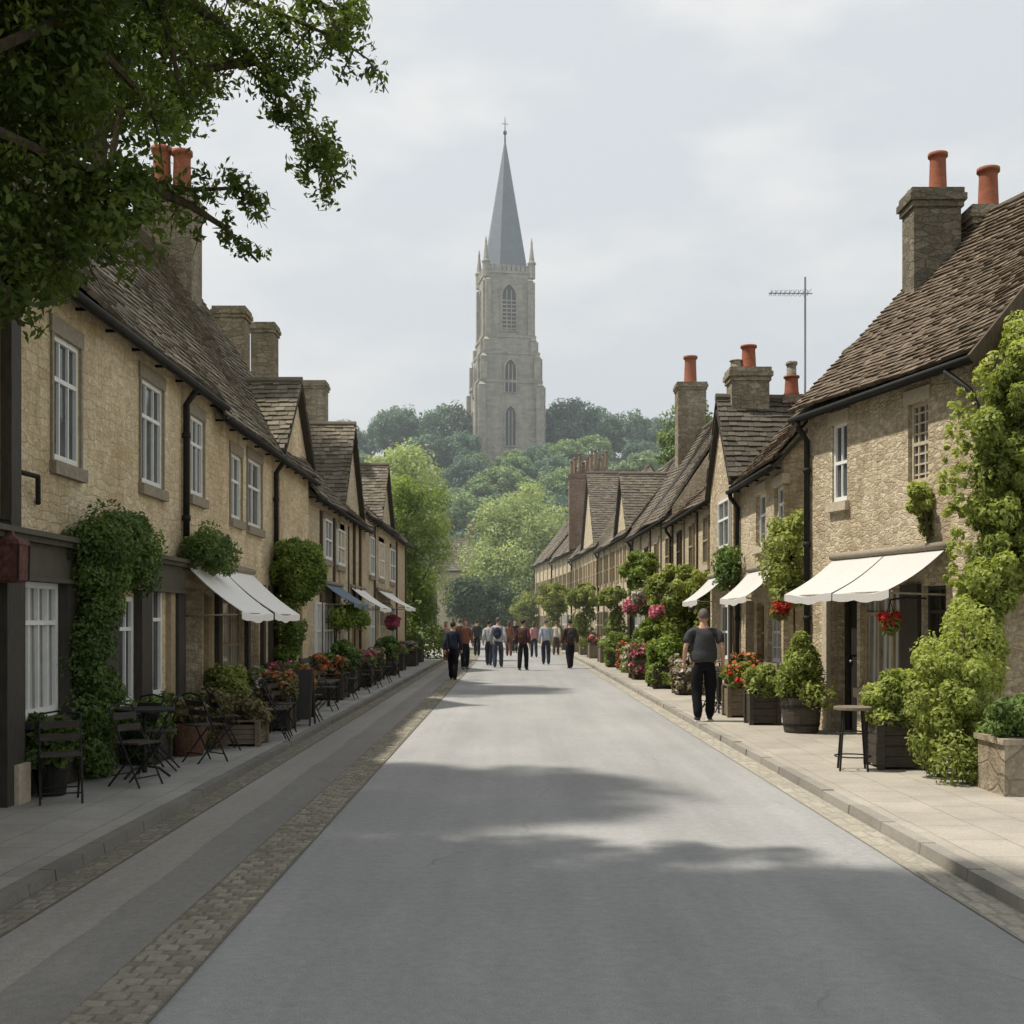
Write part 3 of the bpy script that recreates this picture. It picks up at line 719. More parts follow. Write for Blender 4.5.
h.chimney(-7.0, 30, .75, .7, 7.0, 9.4); h.chimney(-6.8, 33, .62, .7, 7.0, 9.75)
h.awning(h.u(322), h.u(340), 2.55, 2.1, .7, 1, 'canvas_b', label='faded blue-grey awning')
h.awning(h.u(349), h.u(363), 2.6, 2.05, .8, 1, 'canvas_l', label='small white awning')
h = House('stone_house', 'farthest house of the shaded row, end gable half hidden by a tall creeper', (XL, 36), (XL, 50), -1, 5.0, 5.0, 7.5, 'wall_far', 'tile_l')
for pxx in (374, 396, 405): h.posts([h.u(pxx)], .18, .07, 4.7, 'timber_b', .06)
for (a, b) in ((369, 373), (378, 383), (389, 394)):
    h.window(h.u(a), h.u(b), 3.1, 4.3, 2, hole=False); h.window(h.u(a), h.u(b), .8, 2.2, 3, hole=False, glass='glass_d', lintel=False)
h.walls(); h.roof(.18, .25, (.0, .15), seed=31, sag=.08)
h.cross_gable(3.2, 7.4, 7.0, 2.4, seed=29, zfoot=5.0)
h.chimney(-7.0, 41.4, 1.2, .8, 6.5, 9.85)
h.awning(h.u(376), h.u(390), 2.7, 2.15, .9, 1, 'canvas_l', label='small white awning nearest the creeper')

# ------------------------------------------------------------------ houses, right row
h = House('stone_house', 'nearest sunlit rubble house with a double white awning and two red chimney pots', (5.46, 13.86), (4.44, 18.0), 1, 5.2, 4.95, 7.72, 'wall_r', 'tile_r')
U = h.u
def hr(a, b, t, bt): 
    return h.rect(a, b, t, bt)
u0, u1, z0, z1 = hr(832, 847, 423, 502); h.window(u0, u1, z0, z1, 2, .06, dress='dress_pale')
u0, u1, z0, z1 = hr(908, 928, 402, 484); h.window(u0, u1, z0, z1, 3, .08, frame='dress_pale', glass='glass', dress='dress_pale', bars=3, sill=False)
h.door(U(857), U(829), 2.12, .30)
u0, u1, z0, z1 = hr(860, 902, 600, 690); h.window(u0, u1, z0, 2.1, 3, .10, 'post_tan', 'glass_c', True, False, rail=.75)
u0, u1, z0, z1 = hr(923, 946, 600, 690); h.window(u0, u1, z0, 2.1, 2, .10, 'timber', 'glass_d', True, False, rail=.75)
h.posts([(U(903)+U(922))/2], U(903.5)-U(921.5), .07, 2.13, 'timber', .06)
h.posts([U(827)], .14, .07, 2.13, 'dress_pale', .05)
h.downpipe(U(810.5), .075)
mb = MB(); mb.tube([h.W(.42, -.24, 4.62), h.W(.12, -.12, 4.35), h.W(.02, -.06, 4.1), h.W(.02, -.06, 3.2)], .035, 8); mb.build('downpipe', 'iron', h.root, True)
h.awning(U(950), U(836), 2.55, 2.03, .78, 2, label='white canvas awning in two panels')
h.walls(); h.roof(.10, .15, (.12, .12), seed=41, sag=.08, thick=.03)
h.chimney(6.33, 18.12, .70, .54, 5.6, 8.05, ((.10, 0, .13, .62), (-.2, .1, .11, .10, 'chim')), 'chim_d', label='tall dark stone chimney with one long red pot')
c2 = h.W(h.L-.55, h.rv+.30, 0); h.chimney(c2.x-.2, c2.y, .62, .6, 6.9, 7.80, ((.02, 0, .15, .66),))
b = MB()                                                           # bargeboard on the near gable
b.bar(h.W(-.14, -.24, 4.62), h.W(-.14, h.rv, 7.86), .05, .2, (0, 0, 1)); b.bar(h.W(-.14, h.depth+.24, 4.62), h.W(-.14, h.rv, 7.86), .05, .2, (0, 0, 1)); b.build('bargeboard', 'timber_b', h.root)

h = House('stone_cottage', 'low sunlit cottage with paired windows and a white awning, tucked beside the big rubble house', (4.5, 19.9), (4.5, 23.75), 1, 4.2, 4.5, 6.9, 'wall_r', 'tile_r')
for (a, b, t, bt) in ((756, 766, 493, 546), (774, 783, 486, 530)): h.window(*h.rect(a, b, t, bt), cols=2, recess=.1, dress='dress_pale', rail=.6, frame='white')
h.window(h.u(780), h.u(768), .95, 2.0, 3, .1, 'white', 'glass_c', True, False, bars=1); h.window(h.u(764), h.u(757), .9, 2.0, 2, .1, 'post_tan', 'glass_d', True, False); h.door(h.u(754), h.u(745.5), 2.05)
h.downpipe(h.L-.12, .075)
h.awning(h.u(781), h.u(751), 2.6, 2.08, .55, 1, label='white canvas awning')
h.walls(); h.roof(.13, .18, (.12, .0), seed=51, sag=.05)

h = House('gabled_house', 'narrow sunlit house with steep gable to the street and near-black tiled roof', (7.9, 23.75), (4.38, 23.75), 0, 2.75, 4.6, 6.3, 'wall_r', 'tile_d')
gx = 4.38
h.walls(); h.roof(.15, .2, (.1, .12), over=.12, seed=61, sag=.04, gutter=False)
g = House.__new__(House); g.A = Vector((gx, 23.75, 0)); g.B = Vector((gx, 26.5, 0)); g.t = Vector((0, 1, 0)); g.n = Vector((1, 0, 0)); g.L = 2.75; g.root = h.root; g.holes = []; g.eave = 4.6
g.window(g.u(731.5)-.02, g.u(721), g.z(726, 549), g.z(726, 500), 2, hole=False, dress='dress_pale', rail=.6)
g.window(g.u(731), g.u(724), .9, 2.0, 2, hole=False, frame='white', glass='glass_d', lintel=False)
mb = MB(); g.box(mb, .08, .75, -.05, -.002, .07, 2.1); mb.build('door', 'door', h.root)
g.awning(.5, 2.6, 2.62, 2.1, .6, 1, 'canvas_g', label='grey-white awning')
h.chimney(4.95, 25.2, .78, .62, 5.2, 6.88, ((.02, 0, .155, .52), (-.23, .05, .13, .22, 'chim')))
h.chimney(5.87, 25.2, .34, .34, 5.6, 6.34, ((0, 0, .15, .42), (.0, 0, .11, .72, 'chim')), mat='brick', label='small brick flue with stone cowl')
an = MB(); an.tube([(6.12, 25.05, 5.6), (6.12, 25.05, 8.85)], .022, 6); an.tube([(5.35, 25.0, 8.5), (6.28, 25.1, 8.52)], .013, 5)
for i in range(9): 
    xx = 5.4+i*.095; an.tube([(xx, 24.8-.012*i, 8.5), (xx, 25.22+.012*i, 8.51)], .007, 4); an.tube([(xx, 25.0, 8.44), (xx, 25.0, 8.57)], .007, 4)
an.build('television_aerial', 'steel', h.root)

row = [((4.8, 26.5), (4.8, 36), 4.75, 7.2), ((4.8, 36), (4.6, 46), 5.1, 8.8), ((4.6, 46), (4.2, 58), 5.3, 8.6), ((4.2, 58), (3.6, 72), 5.6, 9.2), ((3.6, 72), (2.8, 84), 6.1, 9.4), ((2.8, 84), (1.8, 95), 6.3, 9.4)]
labs = ['sunlit house with wide brown roof beside the steep dark gable',
        'sunlit house with the tall single-potted chimney at its far end',
        'mid-row sunlit house with upright posts on its front, before the broad grey cross gable',
        'far sunlit house with broad grey cross gable facing down the street',
        'far sunlit house with a dense cluster of red brick flues on its ridge',
        'last small sunlit house where the lit row meets the pale willow']
for i, (A, B, e, r) in enumerate(row):
    h = House('terraced_house', labs[i], A, B, 1, 5.0, e, r, 'wall_far', 'tile_far' if i else 'tile_r')
    n = int(h.L/1.15); g = random.Random(i)
    for k in range(n):
        uc = (k+.5)*h.L/n
        if i < 2:
            if k % 2 == 0: h.window(uc-.36, uc+.36, 3.05, 4.25, 2, hole=False, dress='dress_pale', frame='post_tan' if g.random() < .6 else 'timber_b')
            else: h.posts([uc+.3], .10 if g.random() < .6 else .17, .07, e-.25, 'dress' if k % 4 == 1 else 'timber_b', .05)
        else:
            h.window(uc-.34, uc+.30, 3.3, 4.7, 2, hole=False, sill=False, lintel=False, frame='post_tan', glass='glass')
            if k % 2: h.posts([uc+.58], .22, .07, e-.2, 'dress_pale', .07)
        if k % 3 != 1: h.window(uc-.4, uc+.4, .85, 2.15, 3, hole=False, lintel=False, frame='white' if g.random() < .5 else 'post_tan', glass='glass_d')
        else:
            mb = MB(); h.box(mb, uc-.42, uc+.42, -.03, -.003, .07, 2.1); d = mb.build('door', 'door', h.root)
    h.downpipe(h.L-.2, .075)
    h.walls(); h.roof(.17 if i < 2 else .24, .24 if i < 2 else .34, (.0, .15), seed=71+i, sag=.10)
    if i == 1: h.chimney(6.72, 45.2, 1.05, .9, 7.2, 10.55, ((.0, 0, .24, 1.05),), label='tall stone chimney with one red pot')
    if i == 2: h.cross_gable(.6, 4.6, 7.6, 2.6, seed=77, zfoot=5.3)
    if i == 3: h.cross_gable(1.0, 7.2, 9.3, 3.2, seed=78, zfoot=5.6); h.chimney(6.0, 66, 1.6, 1.0, 7.0, 9.9)
    if i == 4:
        for q, (x, y) in enumerate(((4.15, 71.8), (5.25, 74.2))):
            h.chimney(x, y, 1.5, .9, 6.0, 10.4+q*.55, [(-.6+.24*j, -.2+.4*(j % 2), .105, .8+.25*((j*7) % 3), 'brick') for j in range(6)], 'brick', label='broad red brick stack crowded with thin pots')

# house closing the street
h = House('stone_house', 'distant stone house with grey roof at the closed end of the street', (-7.0, 112), (-3.2, 112), 0, 6, 6.6, 9.6, 'wall_far', 'tile_far')
h.window(.7, 1.4, 3.9, 5.2, 2, hole=False); h.window(2.3, 3.0, 3.9, 5.2, 2, hole=False); h.walls(); h.roof(.3, .4, (.15, .15), seed=99, gutter=False)
h.chimney(-3.9, 115, .9, .8, 8.5, 11.4)

# ------------------------------------------------------------------ church
ch = empty('church', (0, 0, 0)); ch.location = at(505, 445, 170); ch.location.z = 22
tag(ch, 'grey stone church tower with slender lead spire rising from the wooded hill', 'church')
cx, cy = ch.location.x, ch.location.y
rot = R(10); cr, sr = math.cos(rot), math.sin(rot)
T = lambda x, y, z: (cx+x*cr-y*sr, cy+x*sr+y*cr, z)
tw = MB()
for hw, a, b in ((4.4, 20, 34.8), (4.1, 34.8, 38.8), (3.65, 38.8, 41.2), (3.3, 41.2, 50.2)): tw.box(-hw, hw, -hw, hw, a, b, T)
for hw, z in ((4.55, 34.7), (4.22, 38.7), (3.78, 41.1), (3.44, 50.1)): tw.box(-hw, hw, -hw, hw, z, z+.35, T)
tw.build('tower', 'church', ch)
for sx in (-1, 1):
    for sy in (-1, 1):
        bt = MB()
        for hw, w, a, b in ((4.4, 1.05, 20, 34.8), (4.1, .9, 35.05, 38.8), (3.65, .85, 39.05, 41.2), (3.3, .75, 41.45, 49.6)):
            c = hw-.35
            bt.box(sx*c-w/2, sx*c+w/2, sy*(c+.55)-w/2, sy*(c+.55)+w/2, a, b-.6, T); bt.box(sx*(c+.35)-w/2, sx*(c+.35)+w/2, sy*c-w/2, sy*c+w/2, a, b-.61, T)
            tip = [T(sx*c-w/2, sy*(c+.65)-w/2, b-.6), T(sx*c+w/2, sy*(c+.65)-w/2, b-.6), T(sx*c+w/2, sy*(c+.65)+w/2, b-.6), T(sx*c-w/2, sy*(c+.65)+w/2, b-.6)]
            ap = T(sx*c, sy*c, b+.3)
            for q in range(4): bt.poly([tip[q], tip[(q+1) % 4], ap])
        bt.build('buttress', 'church', ch)
        pn = MB(); p = T(sx*3.22, sy*3.22, 0); pn.lathe([(.5, 49.5), (.5, 51.4), (.62, 51.5), (.62, 51.7), (.4, 51.9), (.13, 54.2), (.18, 54.3), (.02, 55.2)], (p[0], p[1], 0), 8); pn.build('pinnacle', 'church', ch)
pr = MB()
for sx, sy, ax in ((0, -1, 0), (0, 1, 0), (-1, 0, 1), (1, 0, 1)):
    for i in range(-4, 5):
        a = i*.66; 
        if ax == 0: pr.box(a-.22, a+.22, sy*3.32-.13, sy*3.32+.13, 50.46, 51.25, T)
        else: pr.box(sx*3.32-.13, sx*3.32+.13, a-.22, a+.22, 50.46, 51.25, T)
pr.build('parapet', 'church', ch)
spm = MB(); spm.lathe([(3.38, 50.3), (3.22, 51.4), (.12, 69.6)], (cx, cy, 0), 8, rot=.5+rot/(2*math.pi)*8); spm.build('spire', 'lead', ch)
fn = MB(); fn.lathe([(.14, 69.2), (.1, 70.6), (.26, 70.8), (.26, 71.1), (.07, 71.3), (.05, 72.9), (.015, 73.3)], (cx, cy, 0), 8); fn.tube([T(-.45, 0, 72.2), T(.45, 0, 72.2)], .05, 5); fn.build('finial', 'iron', ch)
def arch(face, w, z0, z1, hw, louv=True):
    """pointed window on a tower face"""
    def P(x, d, z):
        return {'s': lambda: T(x, -hw-d, z), 'w': lambda: T(-hw-d, -x, z), 'e': lambda: T(hw+d, x, z)}[face]()
    spring = z1-w*.9
    prof = [(-w/2, z0), (w/2, z0), (w/2, spring)]+[(w/2-w*(1-math.cos(t)) if False else w*math.cos(t)-w/2, spring+w*math.sin(t)) for t in np.linspace(.15, 1.047, 5)]
    left = [(-x, z) for x, z in prof[2:]][::-1][1:]
    ring = prof+left
    m = MB(); m.poly([P(x, .03, z) for x, z in ring]); wn = None
    fr = MB()
    for k in range(len(ring)):
        a, b = ring[k], ring[(k+1) % len(ring)]; o = 1.28
        c0 = (0, (z0+spring)/2)
        ex = lambda q: (q[0]*o, c0[1]+(q[1]-c0[1])*1.10)
        A2, B2 = ex(a), ex(b)
        fr.quad(P(a[0], .22, a[1]), P(b[0], .22, b[1]), P(B2[0], .16, B2[1]), P(A2[0], .16, A2[1]))
        fr.quad(P(a[0], .22, a[1]), P(b[0], .22, b[1]), P(b[0], .0, b[1]), P(a[0], .0, a[1])); fr.quad(P(A2[0], .16, A2[1]), P(B2[0], .16, B2[1]), P(B2[0], 0, B2[1]), P(A2[0], 0, A2[1]))
    for xm in (-w/6, w/6): fr.prism8([P(xm-.07, .05, z0), P(xm+.07, .05, z0), P(xm+.07, .18, z0), P(xm-.07, .18, z0), P(xm-.07, .05, spring+w*.45), P(xm+.07, .05, spring+w*.45), P(xm+.07, .18, spring+w*.45), P(xm-.07, .18, spring+w*.45)])
    wn = fr.build('window', 'church', ch); m.build('pane', 'church_dark', wn)  # pane here is a dark sheet standing for shade inside the arch
    if louv:
        lv = MB()
        for z in np.arange(z0+.3, spring, .55): lv.prism8([P(-w/2+.03, .05, z), P(w/2-.03, .05, z), P(w/2-.03, .14, z-.16), P(-w/2+.03, .14, z-.16), P(-w/2+.03, .05, z+.05), P(w/2-.03, .05, z+.05), P(w/2-.03, .14, z-.11), P(-w/2+.03, .14, z-.11)])
        lv.build('louvre', 'church', wn)
for f in 'swe':
    arch(f, 1.9, 42.2, 48.6, 3.3); arch(f, 1.5, 33.4, 37.9, 4.42, False); arch(f, 1.4, 26.0, 31.5, 4.42, False)

# ------------------------------------------------------------------ trees of the hillside
def make_tree(name, mat, r, hgt_, n_clumps, n_leaf, leaf, seed, label, cat='tree', group=None, flat=1.0, th=None, loc=(0, 0, 0), cr=(.25, .42), tr=.05, lo=-.75):
    root = empty(name, loc, label, cat, group)
    t = MB(); b = Vector(loc); th = th if th is not None else hgt_*.35
    cz = hgt_-r*flat
    trunk(t, b-Vector((0, 0, .3)), max(.5, cz), max(.08, hgt_*tr*.5), 5, b+Vector((0, 0, cz)), r*.55, seed)
    t.build('trunk', 'bark', root)
    leaf_obj('crown', mat, crown_clumps(b+Vector((0, 0, cz)), r, r, r*flat, n_clumps, n_leaf, seed, cr, lo), leaf, root, seed)
    return root
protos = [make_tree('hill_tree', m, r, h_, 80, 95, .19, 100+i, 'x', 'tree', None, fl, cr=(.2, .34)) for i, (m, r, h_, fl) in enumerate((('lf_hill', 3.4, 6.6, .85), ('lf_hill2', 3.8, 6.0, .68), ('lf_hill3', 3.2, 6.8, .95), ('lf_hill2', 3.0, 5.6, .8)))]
used = [False]*4
def hill_tree(k, px, py, Y, sc, label, group, sy=None):
    p = at(px, py, Y); z = hgt(p.x, p.y)
    o = place(protos[k], not used[k], (p.x, p.y, z-.3), rnd.uniform(0, 6.28), (sc, sc, sc*(sy or 1)), label, group); used[k] = True
    return o
# crest, left and right of the tower
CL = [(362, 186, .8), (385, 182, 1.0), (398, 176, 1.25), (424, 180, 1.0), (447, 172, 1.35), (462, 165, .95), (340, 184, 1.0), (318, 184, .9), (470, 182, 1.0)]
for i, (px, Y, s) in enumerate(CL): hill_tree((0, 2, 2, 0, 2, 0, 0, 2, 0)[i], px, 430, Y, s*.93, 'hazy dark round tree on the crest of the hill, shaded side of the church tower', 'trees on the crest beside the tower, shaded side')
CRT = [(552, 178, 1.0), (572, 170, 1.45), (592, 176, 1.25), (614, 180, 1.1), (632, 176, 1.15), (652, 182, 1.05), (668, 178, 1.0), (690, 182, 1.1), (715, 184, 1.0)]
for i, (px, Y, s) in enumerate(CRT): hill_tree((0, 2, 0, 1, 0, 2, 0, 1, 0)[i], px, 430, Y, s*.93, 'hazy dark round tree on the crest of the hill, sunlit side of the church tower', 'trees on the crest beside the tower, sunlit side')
g = random.Random(5)
for j, Y in enumerate((162, 156, 150, 144, 138, 132, 126)):
    n = 9
    for i in range(n):
        px = 425+i*(235/(n-1))+g.uniform(-11, 11)+(13 if j % 2 else 0)
        if j < 1 and 480 < px < 530: s0 = .72
        else: s0 = g.uniform(.72, 1.08)
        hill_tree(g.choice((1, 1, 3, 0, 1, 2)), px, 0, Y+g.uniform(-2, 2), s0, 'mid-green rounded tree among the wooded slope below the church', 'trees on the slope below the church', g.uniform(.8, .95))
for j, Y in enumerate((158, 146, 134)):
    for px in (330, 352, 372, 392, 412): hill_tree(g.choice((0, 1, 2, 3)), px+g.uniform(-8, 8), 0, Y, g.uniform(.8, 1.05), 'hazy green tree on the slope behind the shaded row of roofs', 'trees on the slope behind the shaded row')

# ------------------------------------------------------------------ trees near the street end
p = at(400, 0, 74); make_tree('broadleaf_tree', 'lf_lime', 3.3, 12.9, 150, 150, .14, 201, 'big pale green tree rising behind the far end of the shaded row', flat=1.75, loc=(p.x-.2, 74, 0), cr=(.22, .4), tr=.03, lo=-.95)
p = at(524, 0, 110); make_tree('willow_tree', 'lf_lime', 5.4, 14.2, 170, 170, .17, 202, 'large pale willow-like tree with drooping crown at the end of the street', flat=1.28, loc=(p.x, 110, 0), cr=(.16, .3), tr=.03, lo=-.97)
p = at(560, 0, 116); make_tree('willow_tree', 'lf_mid', 4.2, 11.0, 90, 150, .17, 203, 'darker green tree at the shaded side of the pale willow, close to the lit roofs', flat=1.25, loc=(p.x+.5, 112, 0), cr=(.18, .32), tr=.03, lo=-.97)
for i, (px, Y, r, h_, lab) in enumerate(((466, 98, 1.7, 5.6, 'dark clipped round tree closing the street, nearer the creeper'), (497, 100, 1.9, 5.2, 'dark clipped round tree closing the street, below the willow'))):
    p = at(px, 0, Y); make_tree('round_tree', 'lf_dark', r, h_, 70, 120, .11, 210+i, lab, flat=1.25, loc=(p.x, Y, 0), lo=-.95)
p = at(532, 0, 92); make_tree('round_tree', 'lf_yel', 1.1, 4.0, 50, 120, .09, 214, 'yellow-green bush below the willow at the end of the lit row', flat=1.4, loc=(p.x-.4, 92, 0), lo=-.95)
p = at(668, 0, 60); make_tree('conifer', 'lf_mid', 1.5, 13.2, 90, 120, .11, 215, 'tall loose dark tree standing behind the red-potted chimney', flat=2.4, loc=(p.x+1.1, 60, 0), lo=-.95, tr=.03)
# creeper at the end of the shaded row
cr_ = empty('climbing_creeper', (-4.2, 51.5, 0), 'tall bright green creeper column covering the end of the shaded row', 'creeper')
t = MB(); trunk(t, (-4.2, 51.5, 0), 4, .09, 4, (-4.2, 51.5, 4), .8, 7); t.build('stem', 'bark', cr_)
cl_ = [(-4.0+g.uniform(-1.1, .9), 51.5+g.uniform(-.8, .8), z, g.uniform(.45, .75), 210, g.random()*.8+.2*(z/7.5)) for z in np.arange(.5, 7.3, .14)]
cl_ += [(-4.7+g.uniform(-.5, .5), 51.5, z, .5, 180, .9) for z in (6.9, 7.2, 7.5)]
leaf_obj('foliage', 'lf_wall', cl_, .085, cr_, 71)

# ------------------------------------------------------------------ wall plants
def wall_plant(name, label, mat, clumps, leaf, stem, seed, cat='climbing plant', droop=.3, flowers=None):
    c0 = clumps[0]; root = empty(name, (stem[0][0], stem[0][1], stem[0][2]), label, cat)
    t = MB(); t.tube(stem, [.03]*(len(stem)-1)+[.008], 6)
    g = random.Random(seed)
    for c in clumps[::max(1, len(clumps)//14)]:
        e = Vector(c[:3]); sq = [Vector(stem[i]).lerp(Vector(stem[i+1]), f) for i in range(len(stem)-1) for f in (0, .25, .5, .75, 1)]; s = min(sq, key=lambda q: (q-e).length); e = s.lerp(e, .85); t.tube([s, s.lerp(e, .5)+Vector((0, 0, .06)), e], [.016, .011, .005], 5)
    t.build('stem', 'bark', root)
    leaf_obj('foliage', mat, clumps, leaf, root, seed, droop=droop)
    if flowers: leaf_obj('flowers', flowers[0], flowers[1], flowers[2], root, seed+1, aspect=.8)
    return root
g = random.Random(11)
U_ = lambda a, b: g.uniform(a, b)
# ivy column on the near shopfront
cl_ = [(-4.34+U_(0, .24), U_(11.75, 12.45), z, U_(.14, .25), 420) for z in np.arange(.2, 2.2, .045)]
cl_ += [(-4.3+U_(0, .3), U_(11.75, 13.3), U_(2.1, 2.7), U_(.15, .26), 420) for _ in range(44)]
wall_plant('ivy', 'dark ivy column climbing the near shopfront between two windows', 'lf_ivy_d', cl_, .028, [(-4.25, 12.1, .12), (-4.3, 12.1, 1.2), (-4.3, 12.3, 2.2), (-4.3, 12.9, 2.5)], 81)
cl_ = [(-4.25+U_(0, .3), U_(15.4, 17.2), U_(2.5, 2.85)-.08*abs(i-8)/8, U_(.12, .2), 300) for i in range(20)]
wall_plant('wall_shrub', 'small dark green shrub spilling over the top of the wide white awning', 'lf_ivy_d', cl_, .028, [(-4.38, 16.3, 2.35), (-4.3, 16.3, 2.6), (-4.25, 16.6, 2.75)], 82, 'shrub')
cl_ = crown_clumps((-3.93, 22.0, 2.62), .56, .72, .60, 150, 300, 83, (.2, .34), -.98, (.35, .85))+[(-4.1+U_(-.15, .15), 22.1+U_(-.4, .4), z, .17, 200, .1) for z in np.arange(.9, 2.2, .06)]
wall_plant('wall_shrub', 'large rounded bright green shrub beyond the white awning on the shaded row', 'lf_wall', cl_, .034, [(-4.3, 22.2, .12), (-4.25, 22.2, 1.2), (-4.05, 22.2, 2.5)], 83, 'shrub')
cl_ = [(-4.25+U_(0, .5), U_(27.5, 31), 1.9-.25*abs(U_(-1, 1)), U_(.15, .3), 120) for i in range(24)]
wall_plant('wall_shrub', 'light green plants trained under the blue-grey awning', 'lf_wall', cl_, .045, [(-4.35, 29, .12), (-4.2, 29, 1.8)], 84, 'shrub')
# right side: big creeper on the near gable
cl_ = []
prof = [(335, 1006), (370, 984), (400, 970), (440, 958), (480, 953), (520, 955), (560, 962), (600, 956), (640, 948)]
def edge_at(py):
    for (a, xa), (b, xb) in zip(prof, prof[1:]):
        if py <= b: return xa+(xb-xa)*(py-a)/(b-a)
    return prof[-1][1]
for _ in range(420):
    py = U_(338, 580); px = edge_at(py)+U_(2, 1)*14+150*g.random()**1.15; Y = U_(12.9, 13.75)
    c = at(px, py, Y); cl_.append((c.x, c.y, c.z, U_(.06, .2), 190, g.random()))
for _ in range(150):
    py = U_(360, 585); px = U_(edge_at(py)+40, 1075); c = at(px, py, U_(13.2, 13.75)); cl_.append((c.x, c.y, c.z, U_(.1, .2), 210, .6*g.random()))
for _ in range(60):
    py = U_(350, 620); px = edge_at(py)+U_(-14, 10); c = at(px, py, U_(13.1, 13.6)); cl_.append((c.x, c.y, c.z, U_(.03, .08), 26, .7+.3*g.random()))
for _ in range(46):
    py = U_(560, 690); c = at(edge_at(min(640, py))+U_(8, 48), py, U_(12.7, 13.4)); cl_.append((c.x, c.y, c.z, U_(.1, .2), 280, .3+.6*g.random()))
for _ in range(34):
    c = at(U_(1010, 1075), U_(322, 385), U_(13.3, 13.7)); cl_.append((c.x, c.y, c.z, U_(.1, .2), 220, .5+.5*g.random()))
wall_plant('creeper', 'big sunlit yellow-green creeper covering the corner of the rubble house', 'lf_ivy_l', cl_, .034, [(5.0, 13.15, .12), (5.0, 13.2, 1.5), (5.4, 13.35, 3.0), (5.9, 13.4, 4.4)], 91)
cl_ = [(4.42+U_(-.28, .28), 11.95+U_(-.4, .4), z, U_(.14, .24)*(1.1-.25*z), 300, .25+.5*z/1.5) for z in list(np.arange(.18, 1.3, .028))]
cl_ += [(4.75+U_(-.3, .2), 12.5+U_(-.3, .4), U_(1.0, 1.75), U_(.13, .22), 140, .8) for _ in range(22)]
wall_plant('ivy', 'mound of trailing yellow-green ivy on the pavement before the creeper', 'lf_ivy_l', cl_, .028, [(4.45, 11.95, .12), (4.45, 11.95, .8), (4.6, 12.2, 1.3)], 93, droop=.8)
b1 = []
for _ in range(16): c = at(U_(908, 930), U_(488, 508), 14.85+U_(-.1, .1)); b1.append((c.x, c.y, c.z, U_(.06, .11), 130, .8))
for q in range(10): c = at(922+U_(-5, 6), 506+q*3.2, 14.9); b1.append((c.x+.03, c.y, c.z, .055+.03*g.random(), 60, .15))
wall_plant('wall_shrub', 'small tuft of greenery growing under the barred upper window of the rubble house', 'lf_ivy_l', b1, .034, [(5.16, 14.85, 2.7), (5.1, 14.8, 3.0)], 94, 'shrub')
cl_ = [(4.4+U_(-.22, .12), 18.95+U_(-.5, .6), z, U_(.14, .28), 150, .3+.6*(z-2)/1.5) for z in np.arange(2.0, 3.25, .04)]
wall_plant('wall_shrub', 'yellow-green shrub between the downpipe of the rubble house and the low cottage', 'lf_yel', cl_, .042, [(4.5, 19, .12), (4.45, 19, 2.6)], 95, 'shrub')
cl_ = [(4.25+U_(-.15, .15), 23.6+U_(-.4, .4), U_(2.4, 3.1), U_(.14, .24), 110) for _ in range(14)]
wall_plant('wall_shrub', 'small dark shrub in the corner between cottage and steep gable', 'lf_ivy_d', cl_, .05, [(4.4, 23.6, .12), (4.3, 23.6, 2.8)], 96, 'shrub')
for i, (px, py, Y, rx, rz, mat, lab) in enumerate(((640, 569, 37, .62, .62, 'lf_wall', 'rounded green wall shrub, highest on the lit terrace'), (676, 590, 31, .75, .95, 'lf_yel', 'tall yellow-green wall shrub left of the grey-white awning'), (703, 585, 28.5, .38, .4, 'lf_yel', 'sparse yellow shrub above the grey-white awning'),
        (612, 597, 46, .6, .45, 'lf_yel', 'low yellow-green wall shrub before the pink baskets'), (582, 597, 55, 1.0, .7, 'lf_yel', 'broad yellow-green hedge on the fronts of the mid-row houses'), (553, 600, 68, 1.0, 1.1, 'lf_yel', 'far yellow-green climbing shrub on the lit row'), (660, 625, 33, .5, .9, 'lf_wall', 'loose green shrub beside the magenta basket'))):
    c = at(px, py, Y); fx = 4.6-.5; c = Vector((c.x, Y, c.z))
    rx *= .80; rz *= .80
    cl_ = crown_clumps(c, rx, rx*1.5, rz, 60, 120, 300+i, (.18, .42), -.95, (.35, 1.12))
    cl_ += [(c.x+.15+U_(-.5, .35)*rx, Y+U_(-1, 1)*rx, U_(.5, max(.7, c.z-rz*.6)), U_(.14, .24)*(1+Y/90), 70, .25*g.random()) for _ in range(26)]
    wall_plant('wall_shrub', lab, mat, cl_, .05+.0005*Y, [(c.x+.3, Y, .12), (c.x+.2, Y, c.z-.3), (c.x, Y, c.z)], 310+i, 'shrub')
def basket(px, py, Y, r, mat, lab, leafm='lf_wall', xw=None):
    c = at(px, py, Y); root = empty('hanging_basket', c, lab, 'flower basket')
    b = MB(); b.lathe([(.03, -r*.95), (r*.5, -r*.8), (r*.7, -r*.35), (r*.72, -r*.25)], c, 12); b.build('basket', 'wicker', root)
    m = MB()
    for a in (0, 2.1, 4.2): m.tube([c+Vector((math.cos(a)*r*.6, math.sin(a)*r*.6, -r*.2)), c+Vector((0, 0, r*1.9))], .006, 4)
    sgn = 1 if c.x > 0 else -1
    m.tube([c+Vector((0, 0, r*1.9)), c+Vector((sgn*.2, 0, r*2.1)), c+Vector((sgn*.45, 0, r*2.0))], .012, 5); m.build('bracket', 'iron', root)
    leaf_obj('foliage', leafm, [(c.x, c.y, c.z-r*.1, r*.95, 260)], .03, root, int(px))
    leaf_obj('flowers', mat, [(c.x+U_(-.6, .6)*r, c.y+U_(-.6, .6)*r, c.z+U_(-.35, .5)*r, r*.42, 60) for _ in range(16)], .026+.0004*Y, root, int(px)+1, aspect=.85)
    return root
